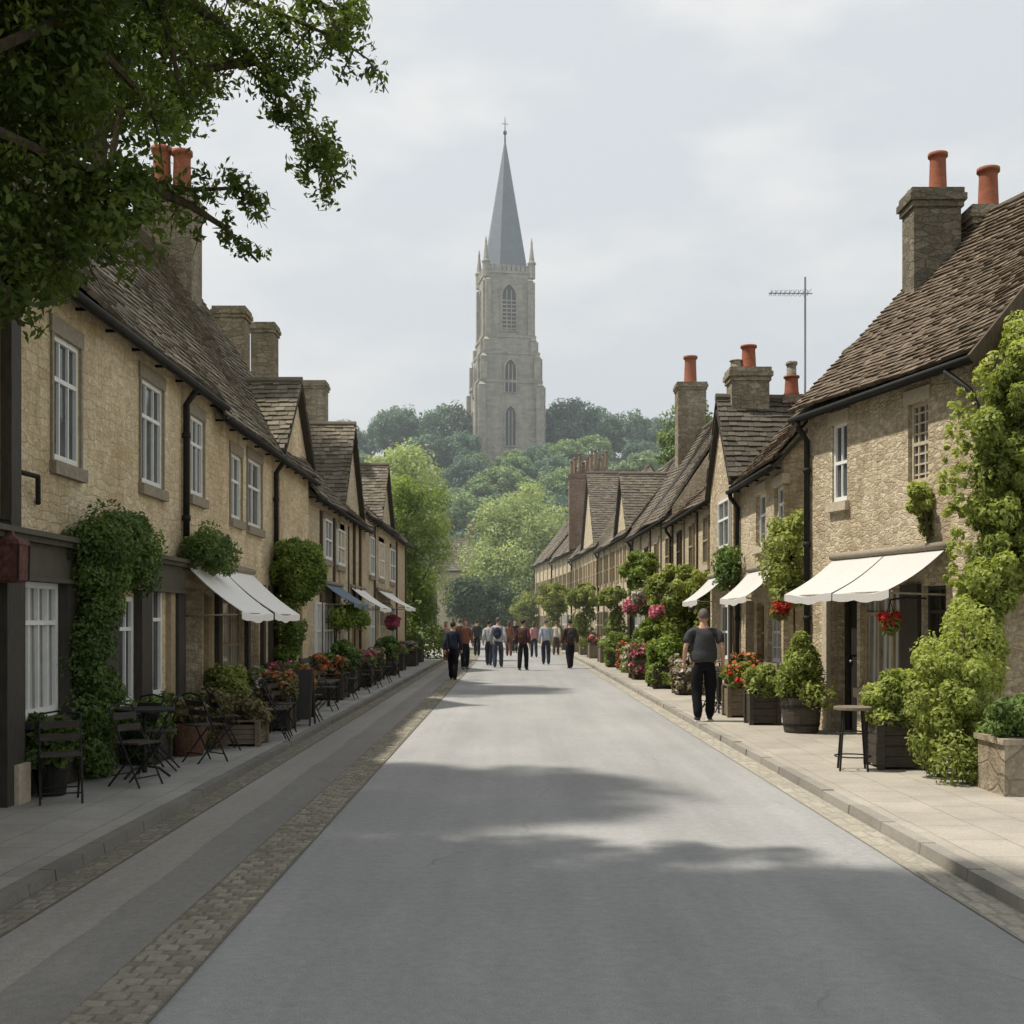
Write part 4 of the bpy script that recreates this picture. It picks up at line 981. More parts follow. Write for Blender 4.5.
basket(780, 610, 18.6, .17, 'fl_red', 'scarlet flower basket hanging beside the big double awning')
basket(890, 623, 14.75, .15, 'fl_red', 'dim red flower basket hanging under the big double awning')
basket(657, 612, 29.5, .22, 'fl_pink', 'magenta flower basket on the lit terrace')
basket(632, 606, 36, .30, 'fl_pink', 'pale pink flower basket farther along the lit terrace')
basket(640, 597, 34, .26, 'fl_white', 'lilac-white flower basket among the lit terrace shrubs')
basket(392, 622, 40, .30, 'fl_pink', 'pale pink basket under a small awning on the shaded row', 'lf_dark')

# ------------------------------------------------------------------ planters
def planter(name, label, loc, kind, size, leafm, rz=0, crown=None, fl=None, cat='planter', mat='wood_d', group=None, seed=1, leaf=.034, dens=150, nc=26, spill=False):
    x, y, z = loc; w, d, hh = size; root = empty(name, loc, label, cat, group)
    m = MB(); L_ = Vector(loc)
    if kind == 'box':
        n = 4
        for i in range(n):
            a = z+.03+(hh-.05)*i/n; b = z+.03+(hh-.05)*(i+1)/n-.006
            m.box(x-w/2, x+w/2, y-d/2, y-d/2+.03, a, b); m.box(x-w/2, x+w/2, y+d/2-.03, y+d/2, a, b); m.box(x-w/2, x-w/2+.03, y-d/2+.03, y+d/2-.03, a, b); m.box(x+w/2-.03, x+w/2, y-d/2+.03, y+d/2-.03, a, b)
        for sx in (-1, 1):
            for sy in (-1, 1): m.box(x+sx*w/2-.032, x+sx*w/2+.032, y+sy*d/2-.032, y+sy*d/2+.032, z, z+hh+.01)
        for sy in (-1, 1): m.box(x-w/2-.02, x+w/2+.02, y+sy*(d/2-.01)-.035, y+sy*(d/2-.01)+.035, z+hh+.0105, z+hh+.035)
        for sx in (-1, 1): m.box(x+sx*(w/2-.01)-.035, x+sx*(w/2-.01)+.035, y-d/2+.026, y+d/2-.026, z+hh+.0105, z+hh+.034)
    elif kind == 'tub':
        m.lathe([(w*.40, 0), (w*.42, .03), (w*.47, hh*.55), (w*.5, hh), (w*.46, hh), (w*.45, hh-.05)], loc, 20)
    elif kind == 'pot':
        m.lathe([(w*.32, 0), (w*.34, .02), (w*.45, hh*.8), (w*.5, hh*.82), (w*.5, hh), (w*.45, hh), (w*.44, hh-.04)], loc, 18)
    elif kind == 'trough':
        m.box(x-w/2, x+w/2, y-d/2, y+d/2, z, z+hh*.9); m.box(x-w/2-.03, x+w/2+.03, y-d/2-.03, y+d/2+.03, z+hh*.9, z+hh)
    body = m.build('tub', mat, root)
    if kind == 'tub':
        hb = MB()
        for q, rr in ((.2, .435), (.72, .488)): hb.lathe([(w*rr+.006, hh*q), (w*rr+.012, hh*q+.035)], loc, 20)
        hb.build('hoop', 'iron', body)
    so_ = MB(); so_.lathe([(min(w, d)*.45, hh-.05), (min(w, d)*.45, hh-.045)], loc, 14, sx=w/min(w, d), sy=d/min(w, d)); so_.build('soil', 'soil', root)
    g = random.Random(seed)
    if crown == 'cone':
        H = size[2]*1.9; cl = [(x+g.uniform(-1, 1)*w*.5*(1-q)**.7, y+g.uniform(-1, 1)*d*.5*(1-q)**.7, z+hh+H*q*.9, .10+.12*(1-q), dens, g.random()) for q in np.linspace(0, 1, nc*2)]
    elif crown == 'bush':
        cl = crown_clumps((x, y, z+hh+w*.42), w*.62, d*.62, w*.62, nc, dens, seed, (.26, .46), -.8)+[(x+g.uniform(-.5, .5)*w, y-d*.4, z+hh, .1, dens//2) for _ in range(6)]
    else:
        cl = [(x+g.uniform(-.5, .5)*w, y+g.uniform(-.5, .5)*d, z+hh+g.uniform(.0, .30), g.uniform(.07, .15), dens, g.random()) for _ in range(nc)]
    if spill: cl = cl+[(x+g.uniform(-.6, .3)*w, y-d*.5+g.uniform(-.12, .25)*d, z+hh*g.uniform(.15, 1.25), g.uniform(.06, .13), dens, g.random()) for _ in range(20)]+[(x-w*.5, y+g.uniform(-.5, .5)*d, z+hh*g.uniform(.2, 1.1), g.uniform(.06, .11), dens, g.random()) for _ in range(14)]
    leaf_obj('foliage', leafm, cl, leaf, root, seed)
    if fl:
        leaf_obj('flowers', fl, [(c[0]+g.uniform(-.05, .05), c[1]-.05, c[2]+g.uniform(.0, .1), .07, 14) for c in cl], leaf*.85, root, seed+3, aspect=.85)
    return root
planter('planter', 'dark barrel tub with conical golden-green shrub by the shop doorway', (4.12, 17.1, .078), 'tub', (.58, .58, .5), 'lf_ivy_l', crown='cone', seed=401, nc=34)
planter('planter', 'dark box planter with leaning green shrub behind the barrel tub', (3.86, 18.5, .078), 'box', (.42, .42, .5), 'lf_yel', crown='bush', seed=402)
planter('planter', 'pale slatted box planter with red and white flowers', (3.80, 20.0, .078), 'box', (.45, .5, .5), 'lf_wall', fl='fl_red', seed=403, mat='wood', nc=36)
planter('planter', 'long pale box planter heaped with orange-red flowers against the cottage', (4.15, 21.4, .078), 'box', (.5, .9, .62), 'lf_dry', fl='fl_orange', seed=404, mat='wood', nc=40)
planter('planter', 'square dark wooden planter overflowing with a golden bush under the awning', (4.17, 13.0, .078), 'box', (.50, .5, .5), 'lf_ivy_l', crown='bush', seed=405, nc=60, dens=190)
tr_ = planter('stone_trough', 'rough pale stone trough at the pavement edge, nearest on the sunlit side', (4.72, 11.1, .078), 'trough', (.58, .62, .52), 'lf_ivy_d', seed=406, mat='stone_p', nc=30, leaf=.03)
pk = 0
for i in range(9):
    Y = 26.2+i*2.2+(.4 if i % 2 else 0); X = 3.72+.03*(i % 3); fl = ('fl_white', None, 'fl_orange', 'fl_pink', None, 'fl_white', 'fl_orange', None, 'fl_pink')[i]
    planter('flower_planter', ['slatted planter of pale blooms just past the walking man', 'leafy slatted planter second past the walking man', 'pale stone trough of orange blooms below the magenta basket', 'slatted planter of pink blooms midway along the lit terrace', 'leafy dark tub midway along the lit terrace', 'slatted planter with pale blooms farther along the lit terrace', 'pale trough with orange blooms near the far group of walkers', 'leafy planter near the far group of walkers, lit side', 'last visible planter with pink blooms on the lit side'][i],
            (X+(.12, -.05, .06, -.1, .08, 0, .1, -.06, .03)[i], Y, .078), ('box', 'box', 'trough', 'box', 'tub', 'box', 'trough', 'box', 'box')[i], ((.55, .7, .46), (.7, 1.2, .5), (.5, 1.1, .42), (.62, .9, .6), (.6, .6, .5), (.5, 1.2, .44), (.6, 1.0, .55), (.7, .8, .5), (.6, 1.1, .6))[i], ('lf_dry', 'lf_wall', 'lf_yel')[i % 3], fl=fl, seed=420+i, mat=('wood', 'wood_d', 'stone_p', 'wood', 'wood_d', 'wood', 'stone_p', 'wood_d', 'wood')[i], spill=True, nc=34, leaf=.05, dens=90, crown=None if fl else 'bush')
for i in range(6):
    Y = 47+i*5.5; X = KR(Y)+.95
    planter('flower_planter', 'distant flower planter in the row leading past the walkers on the lit side', (X, Y, .078), 'box', (.8, 1.5, .6), 'lf_dry' if i % 2 else 'lf_wall', fl=('fl_white', 'fl_pink', 'fl_orange')[i % 3], seed=440+i, mat='wood', nc=34, leaf=.075, dens=60, group='distant planters on the lit side')
# shaded side
planter('planter', 'low pale wooden crate planter with a ragged bush, beside the leaning chairs', (-3.42, 15.4, .078), 'box', (.42, .5, .30), 'lf_dry', seed=461, mat='wood', nc=30, leaf=.04)
planter('planter', 'tall ragged bush in a dark box against the awning window', (-3.95, 16.6, .078), 'box', (.5, .6, .45), 'lf_yel', crown='bush', seed=462, nc=40)
planter('planter', 'dark square planter topped with orange-red flowers beside the A-board', (-3.42, 17.5, .078), 'box', (.40, .42, .46), 'lf_dry', fl='fl_orange', seed=463, nc=26)
for i, (x, Y, kd, sz, lm, mt, fl, lab) in enumerate(((-4.1, 13.5, 'box', (.34, .5, .34), 'lf_ivy_d', 'wood_d', None, 'low dark box of leaves against the wall behind the cafe table'), (-3.75, 15.0, 'pot', (.36, .36, .36), 'lf_dry', 'wicker', None, 'brown pot of ragged stems between wicker basket and crate'),
        (-3.95, 18.4, 'box', (.5, .7, .5), 'lf_mid', 'wood_d', 'fl_white', 'dark box of pale blooms against the wall behind the A-board'), (-3.5, 19.6, 'tub', (.46, .46, .42), 'lf_dry', 'wood_d', 'fl_orange', 'dark tub of orange blooms between the A-board and the black bench'), (-4.0, 21.0, 'box', (.5, 1.1, .5), 'lf_ivy_d', 'wood_d', 'fl_pink', 'dark box of pink blooms below the large rounded shrub'))):
    planter('planter', lab, (x, Y, .078), kd, sz, lm, seed=480+i, mat=mt, fl=fl, nc=26, leaf=.04, dens=110, spill=True)
planter('planter', 'terracotta pot of small dark leaves beside the wicker basket', (-4.05, 14.6, .078), 'pot', (.34, .34, .34), 'lf_ivy_d', seed=464, mat='terra', nc=16, dens=90)
planter('planter', 'dark pot of drooping foliage under the nearest shop window', (-4.18, 10.9, .078), 'pot', (.36, .36, .36), 'lf_ivy_d', crown='bush', seed=465, mat='iron', nc=26)
labs = ['planter of orange blooms behind the black bench', 'dark leafy planter past the black bench', 'planter of pink blooms under the blue-grey awning', 'pale-flowered planter under the small white awning', 'tall leafy planter midway along the shaded row', 'pink-flowered planter near the far small awning', 'pale-flowered planter at the foot of the creeper', 'last dark planter at the shaded end of the street']
for i, Y in enumerate((24.6, 27, 29.4, 32.4, 35.6, 39, 43, 47)):
    planter('flower_planter', labs[i], (-3.72-.1*(i % 2), Y, .078), 'box', (.6, 1.0, .5), ('lf_dry', 'lf_ivy_d', 'lf_mid')[i % 3], fl=('fl_orange', None, 'fl_pink', 'fl_white', None, 'fl_pink', 'fl_white', None)[i], seed=470+i, nc=34, leaf=.05, dens=90, crown='bush' if i in (1, 4, 7) else None)

# ------------------------------------------------------------------ street furniture
def chair(label):
    root = empty('bistro_chair', (0, 0, 0), label, 'chair', 'folding metal chairs')
    f = MB()
    for s in (-1, 1):
        x = s*.19
        f.tube([(x, -.20, 0), (x, .02, .45), (x, .20, .84)], .011, 6); f.tube([(x*.9, .22, 0), (x*.9, -.19, .455)], .011, 6)
    f.tube([(-.19, .20, .84), (0, .215, .87), (.19, .20, .84)], .011, 6); f.tube([(-.17, .16, .12), (.17, .16, .12)], .008, 5); f.tube([(-.19, -.15, .1), (.19, -.15, .1)], .008, 5)
    f.build('frame', 'iron', root)
    s_ = MB()
    for i in range(6): s_.box(-.19, .19, -.19+i*.066, -.19+i*.066+.05, .455, .472)
    s_.build('seat', 'wood_d', root)
    b = MB()
    for zz in (.62, .74): b.box(-.185, .185, .20-.18*(.84-zz)/.39-.012, .20-.18*(.84-zz)/.39+.008, zz-.035, zz+.035)
    b.build('backrest', 'wood_d', root)
    return root
def table(label):
    root = empty('bistro_table', (0, 0, 0), label, 'table', 'small round cafe tables')
    t = MB(); t.lathe([(.30, .70), (.31, .705), (.31, .725), (.30, .73)], (0, 0, 0), 24); t.build('table_top', 'iron', root)
    c = MB(); c.lathe([(.03, .05), (.022, .2), (.022, .66), (.09, .70)], (0, 0, 0), 10); c.build('column', 'iron', root)
    for k in range(3):
        a = k*2.094; l = MB(); l.tube([(math.cos(a)*.02, math.sin(a)*.02, .12), (math.cos(a)*.15, math.sin(a)*.15, .10), (math.cos(a)*.27, math.sin(a)*.27, .012)], .014, 6); l.build('leg', 'iron', root)
    return root
ch0 = chair('x'); tb0 = table('x')
chs = [(-3.62, 11.55, 1.2, 'metal chair at the small table beside the ivy column, nearer one'), (-3.75, 12.75, -1.4, 'metal chair tucked close to the ivy column, farther one'), (-3.95, 10.5, .4, 'metal chair under the nearest shop window on the shaded side'),
       (-3.55, 14.75, 2.0, 'metal chair leaning next to the wicker basket'), (-3.15, 15.9, 1.9, 'metal chair beside the pale crate planter'), (-3.18, 16.35, 1.7, 'second metal chair behind the pale crate planter'),
       (-3.2, 19.0, 1.6, 'metal chair just past the A-board'), (-3.35, 24.5, 1.5, 'metal chair at the far end of the black bench'), (-3.3, 26.4, 1.7, 'metal chair among the flowers past the black bench'), (-3.3, 28.6, 1.4, 'metal chair under the blue-grey awning'), (-3.3, 31, 1.5, 'metal chair just beyond the blue-grey awning'), (-3.35, 34, 1.6, 'metal chair far along the shaded row near a small white awning'),
       (-3.3, 17.0, 1.2, 'metal chair squeezed beside the tall orange-flowered planter'), (-3.55, 20.4, 1.9, 'metal chair halfway from the A-board to the black bench'), (-3.95, 19.3, .6, 'metal chair against the wall behind the tub of orange blooms'), (-3.3, 21.3, 1.4, 'metal chair just before the black bench'), (-4.0, 12.9, -.5, 'metal chair against the wall behind the cafe table'), (-3.45, 13.5, 2.4, 'metal chair turned away between cafe table and wicker basket'),
       (3.70, 20.9, -1.6, 'metal chair on the sunlit pavement beside the walking man'), (3.72, 22.6, -1.4, 'second metal chair on the sunlit pavement, behind the folded parasol')]
for i, (x, y, r, lab) in enumerate(chs): place(ch0, i == 0, (x, y, .078), r, (.9 if x < 0 else .96), lab)
for i, (x, y, lab) in enumerate(((-3.72, 12.15, 'small black round table beside the ivy column'), (-3.6, 27.6, 'small black round table past the black bench'), (3.62, 21.75, 'small dark table on the sunlit pavement between two chairs'))): place(tb0, i == 0, (x, y, .078), 0, .96, lab)
# wrought stool in front of the shop window, sunlit side
st = empty('bar_stool', (3.62, 12.75, .078), 'tall round-topped stool standing before the curtained shop window', 'stool')
m = MB(); m.lathe([(.19, .64), (.2, .645), (.2, .67), (.19, .675)], (3.62, 12.75, .078), 20); m.build('seat', 'wood', st)
for k in range(4):
    a = k*math.pi/2+.6; m = MB(); m.tube([(3.62+.14*math.cos(a), 12.75+.14*math.sin(a), .078+.64), (3.62+.2*math.cos(a), 12.75+.2*math.sin(a), .078)], .012, 6); m.build('leg', 'iron', st)
m = MB()
for q in (.15, .4): m.tube([(3.62+(.2-.06*q/.64)*math.cos(a), 12.75+(.2-.06*q/.64)*math.sin(a), .078+q) for a in np.linspace(0, 2*math.pi, 21)], .008, 5)
m.build('ring', 'iron', st)
# folded parasol leaning
pa = empty('folded_parasol', (3.55, 20.6, .078), 'slim folded dark parasol standing on the sunlit pavement beside the walking man', 'parasol')
m = MB(); m.tube([(3.55, 20.6, .078), (3.57, 20.65, .95)], .014, 6); m.build('pole', 'iron', pa)
m = MB(); m.lathe([(.012, 0), (.05, .10), (.06, .45), (.03, .62), (.012, .66)], (3.556, 20.615, .24), 10); m.build('canopy', 'door', pa)
# wicker basket
wb = empty('wicker_basket', (-3.82, 14.15, .078), 'red-brown wicker basket on the shaded pavement', 'basket')
m = MB(); m.lathe([(.17, 0), (.20, .12), (.225, .28), (.24, .36), (.245, .39), (.22, .39), (.2, .3)], (-3.82, 14.15, .078), 24); m.build('body', 'wicker', wb)
m = MB(); m.tube([(-3.82+.23*math.cos(a), 14.15, .078+.37+.26*math.sin(a)) for a in np.linspace(0, math.pi, 13)], .016, 6); m.build('handle', 'wicker', wb)
leaf_obj('dried_stems', 'lf_dry', [(-3.82+U_(-.15, .15), 14.15+U_(-.15, .15), .078+.45+U_(0, .15), .1, 70) for _ in range(14)], .04, wb, 501)
# A board
ab = empty('a_board', (-3.28, 18.3, .078), 'dark folding A-board standing beside the orange-flowered planter', 'sign board')
for s in (-1, 1):
    m = MB(); p = lambda u, z: (-3.28+u, 18.3+s*(.24-.22*z/.85), .078+z)
    m.prism8([p(-.22, .1), p(.22, .1), (p(.22, .1)[0], p(.22, .1)[1]+.02, p(.22, .1)[2]), (p(-.22, .1)[0], p(-.22, .1)[1]+.02, p(-.22, .1)[2]), p(-.22, .85), p(.22, .85), (p(.22, .85)[0], p(.22, .85)[1]+.02, p(.22, .85)[2]), (p(-.22, .85)[0], p(-.22, .85)[1]+.02, p(-.22, .85)[2])])
    bd = m.build('board', 'door', ab)
    for q in (-.235, .235):
        m = MB(); m.bar(p(q, 0), p(q, .87), .03, .03); m.build('leg', 'wood_d', bd)
# black bench
bn = empty('bench', (-3.62, 22.9, .078), 'black slatted bench on the shaded pavement before the orange blooms', 'bench')
B_ = lambda *a: (a[0]-3.62, a[1]+22.9, a[2]+.078)
m = MB()
for i in range(5): m.box(-.24+i*.1, -.24+i*.1+.08, -.65, .65, .42, .45, B_)
m.build('seat', 'timber', bn)
m = MB()
for i in range(3): m.box(-.30-.02*i, -.275-.02*i, -.65, .65, .52+.13*i, .62+.13*i, B_)
m.build('backrest', 'timber', bn)
for y in (-.55, .55):
    m = MB(); m.box(.18, .23, y-.03, y+.03, 0, .42, B_); m.build('leg', 'iron', bn); m = MB(); m.box(-.27, -.22, y-.03, y+.03, 0, .42, B_); m.bar(B_(-.262, y, .42), B_(-.335, y, .9), .04); m.build('leg', 'iron', bn)
# lantern at the near shop
lc = at(14, 560, 10.2); lc = Vector((-4.2, 10.05, 2.16)); ln = empty('wall_lantern', lc, 'rusty red hanging lantern on the corner of the nearest shop', 'lantern')
m = MB()
m.lathe([(.12, -.18), (.15, -.16), (.155, .12), (.17, .14), (.16, .17), (.04, .22), (.02, .27)], lc, 4, rot=.5); m.build('body', m_plain('rusty_red_metal', (.115, .048, .038), .8, .7, 16, .5), ln)
m = MB()
for k in range(4):
    a = k*math.pi/2+math.pi/4; m.tube([lc+Vector((.152*math.cos(a), .152*math.sin(a), -.16)), lc+Vector((.16*math.cos(a), .16*math.sin(a), .14))], .010, 5)
m.tube([lc+Vector((0, 0, .27)), lc+Vector((0, 0, .34)), lc+Vector((-.22, 0, .36))], .012, 5); m.build('bracket', 'iron', ln)

# ------------------------------------------------------------------ foreground tree (rooted on the shaded pavement beside the viewer)
ft = empty('street_tree', (-4.0, 6.2, .078), 'dark leafy street tree overhanging the nearest shaded house', 'tree')
t = MB(); t.tube([(-4.0, 6.2, 0), (-4.02, 6.25, 1.5), (-3.95, 6.4, 3.2), (-3.9, 6.6, 5.0), (-3.6, 6.8, 7.5), (-3.2, 6.6, 9.5)], [.34, .26, .23, .20, .14, .05], 12)
g = random.Random(17)
paths = [  # measured along the boughs, with distance
    [(-30, 60, 7.6), (60, 20, 8.0), (150, -30, 8.4), (230, -5, 8.6), (290, 18, 8.8), (340, 40, 8.8), (372, 62, 8.9)],
    [(150, -30, 8.4), (215, 20, 8.7), (255, 60, 8.8), (290, 100, 8.9), (318, 140, 9.0), (335, 180, 9.0)],
    [(60, 20, 8.0), (110, 60, 8.4), (150, 105, 8.7), (160, 140, 8.8)],
    [(-30, 120, 7.6), (60, 160, 8.2), (130, 180, 8.6), (190, 190, 8.8), (240, 188, 8.9), (266, 208, 8.9)],
    [(130, 180, 8.6), (190, 205, 8.8), (225, 228, 8.9), (258, 262, 8.9)],
    [(-30, 200, 7.8), (20, 240, 8.2), (60, 260, 8.4), (110, 245, 8.5)],
    [(-30, 250, 7.8), (5, 290, 8.1), (20, 325, 8.2)],
    [(340, 40, 8.8), (330, 10, 8.8), (300, -10, 8.8)], [(150, -30, 8.4), (170, 40, 8.6), (180, 90, 8.7)], [(255, 60, 8.8), (200, 70, 8.7), (180, 50, 8.7)]]
cl_ = []
for k, pth in enumerate(paths):
    pts = [at(*q) for q in pth]
    if k in (0, 3, 5, 6): t.tube([Vector((-3.9, 6.6, 4.6+k*.15)), pts[0]], [.09, .05], 7)
    t.tube(pts, [.04*(1-i/len(pts))**1.3+.002 for i in range(len(pts))], 6)
    for i in range(len(pts)-1):
        steps = 7
        for s in range(steps):
            c = pts[i].lerp(pts[i+1], s/steps)
            for _ in range((2 if k in (0, 1, 3) else 1)-(g.random() < .22)):
                rr = g.uniform(.06, .14); o = Vector((g.uniform(-.16, .16), g.uniform(-.25, .25), g.uniform(-.20, .13)))
                if k in (3, 4) and i > 1: o *= .6
                cl_.append((*(c+o), rr, 24, g.random()))
            if s % 3 == 0: e = c+Vector((g.uniform(-.2, .2), g.uniform(-.1, .1), g.uniform(-.3, .05))); t.tube([c, e], [.008, .003], 4)
# extra sprays on the upper boughs
for _ in range(70):
    px = g.uniform(110, 360); top = 18+95*max(0, math.sin((px-120)/250*math.pi))*g.random()
    if px < 200: top *= .7
    cl_.append((*at(px, top-12, g.uniform(8.3, 9.1)), g.uniform(.07, .15), 32, g.random()))
for _ in range(30):
    a = g.random(); px = 265+75*a+g.uniform(-22, 22); py = 60+130*a+g.uniform(-20, 20); cl_.append((*at(px, py, g.uniform(8.6, 9.1)), g.uniform(.06, .13), 34, g.random()))
leaf_obj('leaf_sprays', 'lf_tree', cl_, .030, ft, 601, outward=.4, fill=.2, droop=.7, aspect=.42)
cl_ = []
for _ in range(150):
    py = g.uniform(-70, 285); edge = 128-14*math.sin(py/37)+(-20 if py > 250 else 0)+(22 if 150 < py < 235 else 0)
    px = g.uniform(-130, edge-12)
    if py > 235 and px > 60 + (285-py)*1.2: continue
    cl_.append((*at(px, py, g.uniform(7.8, 9.4)), g.uniform(.16, .30), 210, g.random()*(.4 if py < 110 else 1)))  # lower clumps get lighter tints, sunlight put into the leaf colour
for _ in range(12): cl_.append((*at(g.uniform(-30, 14), g.uniform(270, 322), 8.3), g.uniform(.1, .2), 90, .4))
leaf_obj('crown', 'lf_tree', cl_, .037, ft, 602, droop=.5)
cl_ = []
while len(cl_) < 400:                                              # the rest of the crown, above and beside the picture
    v = Vector((g.gauss(0, 1), g.gauss(0, 1), g.gauss(0, 1))).normalized()*g.uniform(.3, 1)
    c = Vector((-4.2+v.x*3.6, 4.0+v.y*4.6, 8.7+v.z*2.4)); r = g.uniform(.4, .75)
    if c.z-r < 1.75+.523*max(c.y+r, 0) and (c.x+r)/max(.5, c.y-r) > -.44: continue
    cl_.append((*c, r, 150, g.random()))
for _ in range(120):
    c = Vector((g.uniform(-8.0, -4.2), g.uniform(3.6, 8.4), g.uniform(6.8, 10.6))); r = g.uniform(.45, .75)
    if c.z-r < 1.75+.523*(c.y+r) and (c.x+r)/(c.y-r) > -.44: continue
    cl_.append((*c, r, 150, g.random()))
for _ in range(150):
    c = Vector((g.uniform(-4.8, -1.7), g.uniform(4.6, 8.2), g.uniform(7.3, 10))); r = g.uniform(.4, .65)
    if c.z-r < 1.75+.523*(c.y+r) and (c.x+r)/(c.y-r) > -.44: continue
    cl_.append((*c, r, 160, g.random()))
leaf_obj('upper_crown', 'lf_tree', cl_, .085, ft, 603, droop=.4)
t.build('trunk', 'bark', ft)
# tall trees behind the shaded row
def back_tree(loc, h_, r, lean, lab, seed, vis=False, fl=.9, n=90):
    root = empty('tall_tree', loc, lab, 'tree'); t = MB(); b = Vector(loc)
    trunk(t, b, h_-r*.9, .24, 6, b+Vector((lean[0], lean[1], h_-r*fl)), r*.6, seed, lean); t.build('trunk', 'bark', root)
    cl = crown_clumps(b+Vector((lean[0], lean[1], h_-r*fl)), r, r, r*fl, n, 170, seed, (.22, .38), -.85)
    leaf_obj('crown', 'lf_tree', cl, .10, root, seed)
back_tree((-10.3, 30, 0), 18.5, 2.8, (0, 0), 'tall tree whose bare trunk rises behind the shaded roofs', 701)
back_tree((-10.6, 12.1, 0), 15.3, 2.5, (2.45, 0), 'tall tree standing behind the nearest shaded house', 702)

# ------------------------------------------------------------------ people
def skin_mesh(verts, edges, radii, root=0, sub=2):
    me = bpy.data.meshes.new('tmp'); me.from_pydata(verts, edges, []); me.update()
    o = bpy.data.objects.new('tmp', me); COL.objects.link(o)
    md = o.modifiers.new('s', 'SKIN'); md.use_smooth_shade = True; md.branch_smoothing = .6
    me.skin_vertices if False else None
    if not me.skin_vertices: pass
    for i, r in enumerate(radii):
        sv = me.skin_vertices[0].data[i]; sv.radius = r if isinstance(r, tuple) else (r, r); sv.use_root = (i == root)
    sb = o.modifiers.new('b', 'SUBSURF'); sb.levels = sub; sb.render_levels = sub
    dg = bpy.context.evaluated_depsgraph_get(); dg.update()
    ev = o.evaluated_get(dg); m2 = ev.to_mesh()
    V = [tuple(v.co) for v in m2.vertices]; Fc = [tuple(p.vertices) for p in m2.polygons]
    ev.to_mesh_clear(); bpy.data.objects.remove(o); bpy.data.meshes.remove(me)
    return V, Fc
from mathutils import noise as mnoise
def folds(VF, amt=.012, sc=7):
    return [tuple(Vector(p)+mnoise.noise_vector(Vector((p[0]*sc, p[1]*sc, p[2]*sc*1.6)))*amt) for p in VF[0]], VF[1]
def add(mb, VF):
    i = len(mb.v); mb.v += VF[0]; mb.f += [tuple(i+a for a in f) for f in VF[1]]

